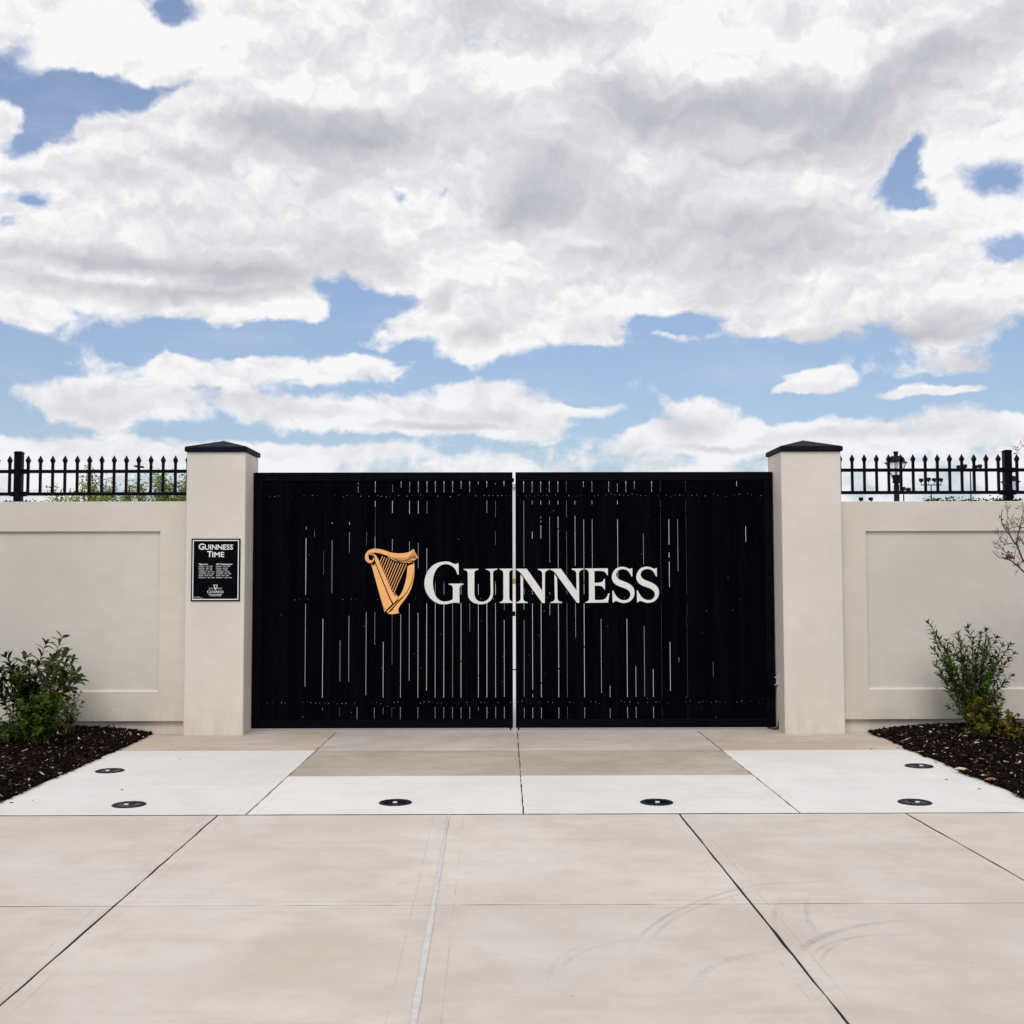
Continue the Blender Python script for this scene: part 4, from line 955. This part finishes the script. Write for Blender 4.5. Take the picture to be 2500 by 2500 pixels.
def clothe(mb, path, f0, cnt, L, wd, up=.55, curl=.25, tipn=5, seg=3):
    path = np.array(path); n = len(path)-1; ga = rng.random()*6.28
    for k in range(cnt+tipn):
        u = f0+(1-f0)*((k+rng.random()*.6)/cnt) if k < cnt else 1.0; u = min(1, u)
        i = min(int(u*n), n-1); p = path[i]+(path[i+1]-path[i])*(u*n-i); t_ = path[i+1]-path[i]; t_ = t_/np.linalg.norm(t_)
        ga += 2.4+rng.normal(0, .25); a = np.cross(t_, [0.3, .5, .8]); a /= np.linalg.norm(a); b = np.cross(t_, a)
        rad = a*math.cos(ga)+b*math.sin(ga)
        e = up+rng.normal(0, .12) if k < cnt else rng.uniform(.8, 1.6)
        d = rad+t_*e; nn = t_-rad*.3
        s_ = rng.uniform(.7, 1.1)*(.8 if k >= cnt else 1)
        leaf(mb, p, d, nn, L*s_, wd*s_, curl*rng.uniform(.3, 1.5), seg)
def shrub(name, label, base, tips, mleaf, mstem, L, wd, f0=.35, cnt=26, up=.6, curl=.25, side=2, srad=.006, group=None):
    t = thing(name, label, 'shrub', base, group); st = MB(); lf = MB()
    for tp in tips:
        b = np.array(base)+np.array([rng.normal(0, .035), rng.normal(0, .03), 0]); pth = stem_path(b, tp); Ls = np.linalg.norm(np.array(tp)-b)
        st.tube(pth, list(np.linspace(srad, srad*.35, len(pth))), 6); clothe(lf, pth, f0, max(6, int(cnt*Ls/.8)), L, wd, up, curl)
        for _ in range(side):
            u = rng.uniform(.35, .85); k = int(u*8); p0 = pth[k]; dirn = np.array([rng.normal(0, .55), rng.normal(0, .4), rng.uniform(.6, 1.1)])
            l2 = rng.uniform(.14, .30)*Ls/.9; p2 = stem_path(p0, p0+dirn/np.linalg.norm(dirn)*l2, .1, 5)
            st.tube(p2, list(np.linspace(srad*.5, srad*.25, len(p2))), 5); clothe(lf, p2, .25, max(6, int(cnt*l2/.8*1.4)), L*.9, wd*.9, up, curl)
    st.build('stems', mstem, t, True); lf.build('foliage', mleaf, t, True)
    return t
def zl(x, y): return (x/4.49, 1530+y/4.49)
def zr(x, y): return (2140+x/4.025, 1480+y/4.025)
BA = 11.62
oval = True
tipsA = [zl(672,120),(zl(500,190)),zl(700,330),zl(790,370),zl(590,380),zl(280,350),zl(330,420),zl(70,330),zl(110,420),zl(10,500),zl(-40,560),zl(20,680),zl(-30,740),zl(430,430),zl(200,480),zl(520,480),zl(830,520),zl(815,560),zl(850,590),zl(640,470),zl(150,600),zl(400,560),zl(-90,420)]
baseA = P(*zl(330, 1130), BA); baseA[2] = .07
shrub('shrub', 'tall upright shrub with glossy dark oval leaves before the left wall', baseA, [P(x, y, BA+rng.normal(0, .16)) for x, y in tipsA], M_leafA, M_stem, .118, .0215, .40, 21, 1.1, .45, 1, .008)
oval = False
BB = 10.8
baseB = P(*zl(420, 1290), BB); baseB[2] = .07
tipsB = [P(*zl(455+275*math.cos(a)*r_, 920-210*math.sin(a)*r_*(1 if math.sin(a) > 0 else 1.3)), BB+rng.normal(0, .11)) for a, r_ in zip(rng.random(110)*6.283, rng.random(110)**.5)]
shrub('shrub', 'dense rounded bright green shrub in front of the tall glossy leaved one', baseB, tipsB, M_leafB, M_stemg, .045, .0125, .2, 54, .7, .2, 3, .0035)
BC = 11.5
baseC = P(*zl(730, 1100), BC); baseC[2] = .07
shrub('shrub', 'thin sprawling twiggy shrub with small leaves to the right of the rounded green one', baseC, [P(*zl(x, y), BC+rng.normal(0, .08)) for x, y in ((880,720),(900,840),(830,690),(770,760),(800,880),(860,960),(740,820),(700,900),(780,1010),(830,1020))], M_leafB, M_stem, .042, .0105, .25, 40, .6, .2, 2, .004)
baseD = P(*zl(110, 1270), 10.9); baseD[2] = .06
shrub('shrub', 'low loose yellow green shrub at the left edge under the tall shrub', baseD, [P(*zl(x, y), 10.9+rng.normal(0, .1)) for x, y in ((70,920),(120,960),(10,1010),(-50,980),(190,1010),(-90,1060),(40,1060),(150,1080),(250,1100),(-20,1120),(90,1110),(220,1160),(60,1190),(180,1230),(-40,1200),(270,1210))], M_leafB, M_stemg, .040, .010, .25, 42, .6, .2, 2, .004)
BR_ = 11.72
tipsR = [(510,160),(560,280),(620,330),(690,345),(740,380),(800,280),(830,350),(900,225),(950,330),(1020,280),(1080,245),(1110,330),(1175,320),(1230,390),(1310,385),(1345,470),(1290,540),(1320,690),(1220,640),(560,430),(590,560),(640,680),(880,420),(980,480),(1060,500),(1150,520),(700,600),(860,560),(740,740),(720,1000),(1240,760),(760,880),(960,620),(1100,640)]
baseR = P(*zr(960, 1200), BR_); baseR[2] = .08
shrub('shrub', 'tall upright shrub with narrow green leaves before the right wall', baseR, [P(*zr(x, y), BR_+rng.normal(0, .14)) for x, y in tipsR], M_leafC, M_stem, .082, .0105, .28, 46, 1.0, .3, 1, .008)
baseQ = P(*zr(1060, 1300), 11.1); baseQ[2] = .08
tipsQ = [P(*zr(x, y), 11.1+rng.normal(0, .1)) for x, y in [(890,940),(950,900),(1010,930),(1060,900),(1130,860),(1190,900),(1150,950),(1240,930),(900,1010),(970,990),(1040,1010),(1100,1000),(1180,1010),(1210,1080),(930,1080),(1000,1080),(1090,1090),(1160,1130),(1230,1160),(920,1150),(1000,1180),(1080,1200),(1150,1240),(900,1220)]]
shrub('shrub', 'low shrub with reddish yellow leaf tips at the foot of the narrow leaved shrub', baseQ, tipsQ, M_leafD, M_stem, .055, .0155, .25, 46, .7, .2, 3, .004)
baseT = P(*zr(1290, 1300), 11.0); baseT[2] = .08
shrub('shrub', 'creeping yellow green shrub low on the mulch at the right edge', baseT, [P(*zr(x, y), 11.0+rng.normal(0, .1)) for x, y in [(1290,1050),(1390,1080),(1330,1140),(1430,1170),(1180,1180),(1240,1250),(1400,1230),(1480,1190),(1350,1270),(1130,1270),(1310,1100),(1460,1250)]], M_leafD, M_stemg, .052, .014, .25, 34, .6, .2, 2, .004)

# fallen leaves on the right bed
M_fall = flat('yellow_fallen_leaf', (.55, .34, .08), .6, .3); M_fall2 = flat('pale_fallen_leaf', (.55, .44, .28), .6, .3); M_fall3 = flat('red_brown_fallen_leaf', (.36, .13, .07), .6, .3)
for (x, y, a, L, m, lb) in ((850, 1276, .3, .075, M_fall, 'yellow fallen leaf lying flat on the mulch just below the low reddish shrub'), (955, 1340, .4, .08, M_fall, 'yellow fallen leaf on the mulch, the one nearest under the shrubs on the right'),
                         (755, 1530, -.15, .125, M_fall2, 'long pale yellow fallen leaf at the very edge of the right mulch bed'), (1022, 1595, .5, .075, M_fall2, 'curled pale fallen leaf near the edge of the right mulch bed'),
                         (1060, 1632, .1, .12, M_fall3, 'long reddish brown fallen leaf near the edge of the right mulch bed'), (670, 1368, .4, .06, M_fall2, 'small whitish fallen leaf on the mulch left of the right shrubs')):
    p = G(*zr(x, y), .09); p[2] = bed_h(p[0], p[1], 1)+.022; mb = MB(); leaf(mb, p, np.array([math.cos(a), math.sin(a), .08]), np.array([0, -.5, 1.0]), L, L*.14, .15)
    tag(mb.build('fallen_leaf', m), lb, 'leaf', 'fallen leaves on the right mulch bed')

# bare tree at the right edge
def zb(x, y): return (2380+x/4.6, 1040+y/4.6)
YB = 11.2
bt = thing('bare_tree', 'bare brown twiggy young tree reaching in from the right edge before the wall', 'tree', (5.55, YB, .05))
wood = MB(); rus = MB()
trunk = [(5.55, YB, -.02), (5.53, YB, .6), (5.47, YB, 1.15), (5.45, YB, 1.8), (5.50, YB+.02, 2.5), (5.58, YB, 3.1), (5.62, YB, 3.7)]
tr = MB().tube(trunk, [.04, .034, .028, .022, .017, .011, .005], 10).build('trunk', M_bark, bt, True)
def twigs(path, r0, r1, cnt, Lt, depth=0):
    wood.tube(path, list(np.linspace(r0, r1, len(path))), 5)
    pa = np.array(path)
    for k in range(cnt):
        u = rng.uniform(.12, 1); i = min(int(u*(len(pa)-1)), len(pa)-2); fr_ = u*(len(pa)-1)-i; p = pa[i]+(pa[i+1]-pa[i])*fr_
        t_ = pa[i+1]-pa[i]; t_ /= np.linalg.norm(t_); d = t_*.8+np.array([rng.normal(0, .55), rng.normal(0, .5), rng.normal(.15, .5)]); d /= np.linalg.norm(d)
        L = Lt*rng.uniform(.4, 1.2); q_ = [p+d*L*s_+np.array([0, 0, 1])*.25*L*s_*s_+rng.normal(0, .006, 3)*(s_ > 0) for s_ in (0, .3, .65, 1)]
        if depth < 1: twigs(q_, r1*.8, .0012, 3, Lt*.5, depth+1)
        else: wood.tube(q_, [.0018, .0016, .0013, .001], 4)
        if rng.random() < .2:
            for _ in range(rng.integers(1, 4)): leaf(rus, q_[rng.integers(1, 3)]+rng.normal(0, .006, 3), rng.normal(0, 1, 3), rng.normal(0, 1, 3), .022, .006, .3, 2)
mains = [([(640,1740),(552,1640),(480,1570),(430,1530),(380,1500),(340,1488),(280,1480),(230,1440),(205,1405)], .008),
         ([(680,1700),(600,1600),(530,1490),(480,1350),(430,1290),(390,1220),(340,1160),(300,1080),(295,1010),(312,935)], .009),
         ([(470,1330),(400,1320),(360,1330),(290,1290),(262,1220),(262,1170)], .004), ([(390,1450),(330,1410),(280,1350),(240,1320),(195,1300)], .004),
         ([(400,1240),(375,1160),(362,1060),(370,960),(400,900)], .004), ([(700,1500),(600,1420),(500,1240),(470,1330)], .007),
         ([(460,1330),(490,1200),(520,1070),(545,960),(535,850)], .006), ([(700,1300),(620,1200),(560,1050),(560,930),(600,800)], .008),
         ([(552,1500),(500,1570),(480,1610)], .003), ([(440,1530),(450,1430),(480,1330)], .004), ([(552,1140),(470,1130),(400,1150),(380,1180)], .004), ([(540,1010),(500,1040),(480,1100),(470,1110)], .003),
         ([(760,160),(650,180),(552,220),(490,270),(450,300),(420,330)], .003), ([(700,1000),(640,600),(620,400),(552,220)], .006)]
for pth, r_ in mains:
    path3 = [P(*zb(x, y), YB+rng.normal(0, .05)) for x, y in pth]; twigs(path3, r_, r_*.35, 5, .085)
for _ in range(60):
    p = P(*zb(rng.normal(385, 32), rng.normal(1465, 18)), YB+rng.normal(0, .04)); leaf(rus, p, rng.normal(0, 1, 3), rng.normal(0, 1, 3), .028, .008, .3, 2)
for k, (x, z) in enumerate(((5.46, 1.3), (5.45, 1.6), (5.47, 2.0))):
    for s_ in (1, -1):
        d = np.array([s_*.5, .1, .8]); pth = [np.array([x, YB, z])+d*u*np.array([1, 1, 1])+np.array([0, 0, .1*u*u]) for u in (0, .3, .6, .9)]; 
        if s_ > 0: twigs(pth, .009, .003, 10, .2)
        else: wood.tube([(x, YB, z-.2), tuple(P(*zb(700, 1500-k*120), YB))], .006, 5)
wood.build('branches', M_bark, bt, True); rus.build('foliage', M_leafR, bt)

# trees behind the left wall
def leafy_tree(name, label, base, h, lobes, mleaf, nleaf, ls, group=None, rt=.06):
    t = thing(name, label, 'tree', base, group); bx, by, bz = base
    MB().tube([(bx, by, bz), (bx+.03, by, bz+h*.25), (bx-.04, by, bz+h*.5), (bx, by, bz+h*.85)], [rt, rt*.8, rt*.6, rt*.15], 8).build('trunk', M_bark, t, True)
    br = MB(); cr = MB(); tot = sum(l[3]*l[4]*l[5] for l in lobes)
    for (x, y, z, rx, ry, rz) in lobes:
        nb = 16
        for _ in range(nb):
            d = rng.normal(0, 1, 3); d /= np.linalg.norm(d); e = np.array([bx+x+d[0]*rx*.95, by+y+d[1]*ry*.95, bz+z+d[2]*rz*.95]); s0 = np.array([bx, by, bz+h*rng.uniform(.3, .6)])
            pth = [s0+(e-s0)*u+np.array([0, 0, .15*math.sin(u*3.1)]) for u in (0, .35, .7, 1)]
            br.tube(pth, [rt*.35, rt*.22, rt*.14, .006], 5)
            n_ = int(nleaf*rx*ry*rz/tot/nb)
            for _ in range(n_):
                u = rng.random()**.6; c = s0+(e-s0)*(.45+.6*u)+rng.normal(0, .16, 3)*np.array([rx, ry, rz])*.9
                leaf(cr, c, rng.normal(0, 1, 3), rng.normal(0, 1, 3)+[0, 0, .5], ls*rng.uniform(.6, 1.2), ls*.3, .2, 2)
    br.build('branches', M_bark, t, True); cr.build('crown', mleaf, t)
    return t
def bg(px, py, Y, z=0):
    p = P(px, py, Y); return p
YT = 28.0
cA = P(228, 1210, YT); cB = P(405, 1212, YT+1)
leafy_tree('leafy_tree', 'airy spring green tree beyond the left wall, the farther left of the two', (cA[0], YT, 0), 3.6,
           [(-.28, 0, 3.45, .66, .7, .66), (.42, .2, 3.45, .52, .6, .62), (.0, 0, 3.95, .30, .4, .34), (-.95, 0, 3.3, .45, .4, .22), (0, 0, 2.7, 1.0, .9, .55)], M_leafE, 21000, .062, 'green trees beyond the left wall')
leafy_tree('leafy_tree', 'airy spring green tree beyond the left wall, the one next to the gate pillar', (cB[0], YT+1, 0), 3.6,
           [(-.2, 0, 3.5, .60, .6, .62), (.5, 0, 3.5, .65, .6, .70), (.15, 0, 3.85, .35, .4, .32), (-.85, 0, 3.35, .35, .4, .35), (0, 0, 2.7, 1.0, .9, .55)], M_leafE, 21000, .062, 'green trees beyond the left wall')
# far wood tops beyond the right wall
YW = 150.0
for (px, top, rw, lb) in ((2283, 1217, 1.1, 'small distant dark green tree crown under the floodlights, leftmost of the three'), (2318, 1215.5, 1.7, 'distant dark green tree crown in the middle of three over the right wall'), (2385, 1214.5, 3.6, 'widest distant dark green tree crown over the right wall')):
    p = P(px, top, YW); hgt = p[2]
    lob = [(-rw*.5, 0, hgt-.9, rw*.9, 1.5, .8), (rw*.6, 0, hgt-1.0, rw*.8, 1.5, .85), (0, 0, hgt-2.0, rw*1.4, 2, 1.3), (rw*.1, 0, hgt-4.5, rw*1.3, 2, 2.4)]
    leafy_tree('distant_tree', lb, (p[0], YW, 0), hgt*.9, lob, M_leafF, 9000, .40, 'distant trees beyond the right wall', .22)

# ------------------------------------------------------------------ lanterns and floodlights beyond the wall
mgl, q = mat('clear_lantern_glass', .1, .5); q.b.inputs['Base Color'].default_value = (.75, .78, .8, 1); q.b.inputs['Transmission Weight'].default_value = .95; q.b.inputs['IOR'].default_value = 1.02
def lantern(px, rimy, Y, label):
    p = P(px, rimy, Y); x, z = p[0], p[2]; t = thing('street_lantern', label, 'street lamp', (x, Y, 0), 'traditional lanterns on posts beyond the right wall')
    MB().lathe([(.10, 0), (.10, .35), (.06, .45), (.058, z-1.15), (.058, z-.50)], x, Y, 16).build('post', M_darkmetal, t, True)
    MB().lathe([(.062, z-.499), (.048, z-.47), (.048, z-.455), (.075, z-.44), (.085, z-.39), (.07, z-.38), (.105, z-.285), (.105, z-.27)], x, Y, 16).build('collar', M_darkmetal, t)
    fr = MB()
    for a in range(4):
        c, s_ = math.cos(math.pi/4+a*math.pi/2+.35), math.sin(math.pi/4+a*math.pi/2+.35)
        fr.tube([(x+.10*c, Y+.10*s_, z-.27), (x+.205*c, Y+.205*s_, z-.012)], .010, 6)
    fr.build('cage', M_darkmetal, t)
    MB().lathe([(.09*1.2, z-.268), (.185*1.2*.95, z-.013)], x, Y, 4).build('glass', mgl, t)
    MB().lathe([(.245, z-.012), (.245, z), (.195, z+.015), (.175, z+.085), (.14, z+.125), (.10, z+.14)], x, Y, 24).build('hood', M_darkmetal, t, False)
    MB().lathe([(.055, z+.141), (.045, z+.15), (.045, z+.215), (.065, z+.225), (.065, z+.235), (.03, z+.245)], x, Y, 16).build('finial', M_darkmetal, t)
lantern(2187.5, 1129.5, 25.0, 'black traditional street lantern standing tall behind the right railing near the pillar')
lantern(2467, 1175.5, 29.8, 'black traditional street lantern half hidden behind the thick railing post on the right')
def flood(mb, x, y, z, yaw, pitch, s_=1.0):
    b = MB().box(-.17*s_, .17*s_, -.10*s_, .12*s_, -.11*s_, .11*s_, c=.02*s_); b.lathe([(.10*s_, -.20*s_), (.03*s_, -.111*s_)], 0, 0, 8)
    cy, sy, cp, sp2 = math.cos(yaw), math.sin(yaw), math.cos(pitch), math.sin(pitch); o = []
    for (a, bb, c) in b.v:
        bb, c = bb*cp-c*sp2, bb*sp2+c*cp; a, bb = a*cy-bb*sy, a*sy+bb*cy; o.append((x+a, y+bb, z+c))
    mb.add(o, b.f)
def floodpole(polepx, Y, bar_y, lamps, label, s_=1.0, bar=None):
    s_ *= .74
    p = P(polepx, bar_y, Y); x, zb_ = p[0], p[2]; t = thing('floodlight_pole', label, 'floodlight', (x, Y, 0), 'floodlight poles beyond the right wall')
    MB().tube([(x, Y, 0), (x, Y, zb_)], [.075*s_, .045*s_], 8).build('pole', M_darkmetal, t, True)
    lx = [P(a, b, Y)[0] for a, b in lamps]
    cb = MB().box(min(lx)-.02, max(lx)+.02, Y-.03, Y+.03, zb_-.03, zb_+.03)
    for a, b in lamps:
        q_ = P(a, b, Y); cb.tube([(q_[0], Y, zb_+.03), (q_[0], Y, q_[2]-.10*s_)], .022*s_, 5)
    cb.build('crossbar', M_darkmetal, t)
    for k, (a, b) in enumerate(lamps):
        q_ = P(a, b, Y); mb = MB(); flood(mb, 0, 0, 0, (-1 if k < len(lamps)/2 else 1)*.5, -.35, s_); mb.v = [(v[0]+q_[0], v[1]+Y, v[2]+q_[2]) for v in mb.v]
        mb.build('lamp_head', M_darkmetal, t)
floodpole(2273, 70, 1184, [(2249, 1172), (2267, 1170), (2281, 1171), (2297, 1171)], 'thin floodlight pole with four lamps on a bar between the two lanterns')
floodpole(2369, 70, 1150, [(2341, 1140), (2355, 1138), (2380, 1140), (2392, 1138)], 'tallest floodlight pole with two pairs of lamps left of the thick railing post', 1.1)
floodpole(2206, 80, 1202, [(2205, 1193), (2218, 1195)], 'short floodlight pole with two lamps right beside the near lantern', 1.25)
floodpole(2114, 80, 1226, [(2102, 1218), (2126, 1218)], 'pair of floodlights barely rising over the right wall next to the pillar', 1.15)
# lot lights beyond the left wall
p = P(340, 1140, 45); t = thing('lot_light', 'thin dark pole light with two flat heads between the green trees', 'street lamp', (p[0], 45, 0))
MB().tube([(p[0], 45, 0), (p[0], 45, p[2]+.02)], [.06, .035], 8).build('pole', M_darkmetal, t, True)
MB().box(p[0]-.16, p[0]-.02, 44.85, 45.15, p[2]-.01, p[2]+.05, c=.01).build('lamp_head', M_darkmetal, t)
MB().box(p[0]+.02, p[0]+.15, 44.85, 45.15, p[2]-.03, p[2]+.03, c=.01).build('lamp_head', M_darkmetal, t)

# pale building beyond, seen only through the slit between the leaves and between boards
mw = flat('pale_metal_cladding', (.66, .65, .67), .6, .3, 0, .03, 1)
bd_ = thing('distant_building', 'pale flat roofed building far beyond the gate, seen through the slit between its leaves', 'building', (0, 122, 1.4))
p0 = P(1256, 1190, 116); xb = 14
MB().box(p0[0]-xb, p0[0]+xb, 116, 130, 1.3, p0[2]).build('wall', mw, bd_)
MB().box(p0[0]-xb-.2, p0[0]+xb+.2, 115.7, 130.2, p0[2]+.001, p0[2]+.35).build('roof', flat('grey_roof_edge', (.4, .41, .43), .6), bd_)
for k in range(8):
    x = p0[0]-xb+2+k*3.5
    w_ = MB().box(x-.5, x+.5, 115.95, 115.997, 6.2, 7.6).build('window', M_lens, bd_)
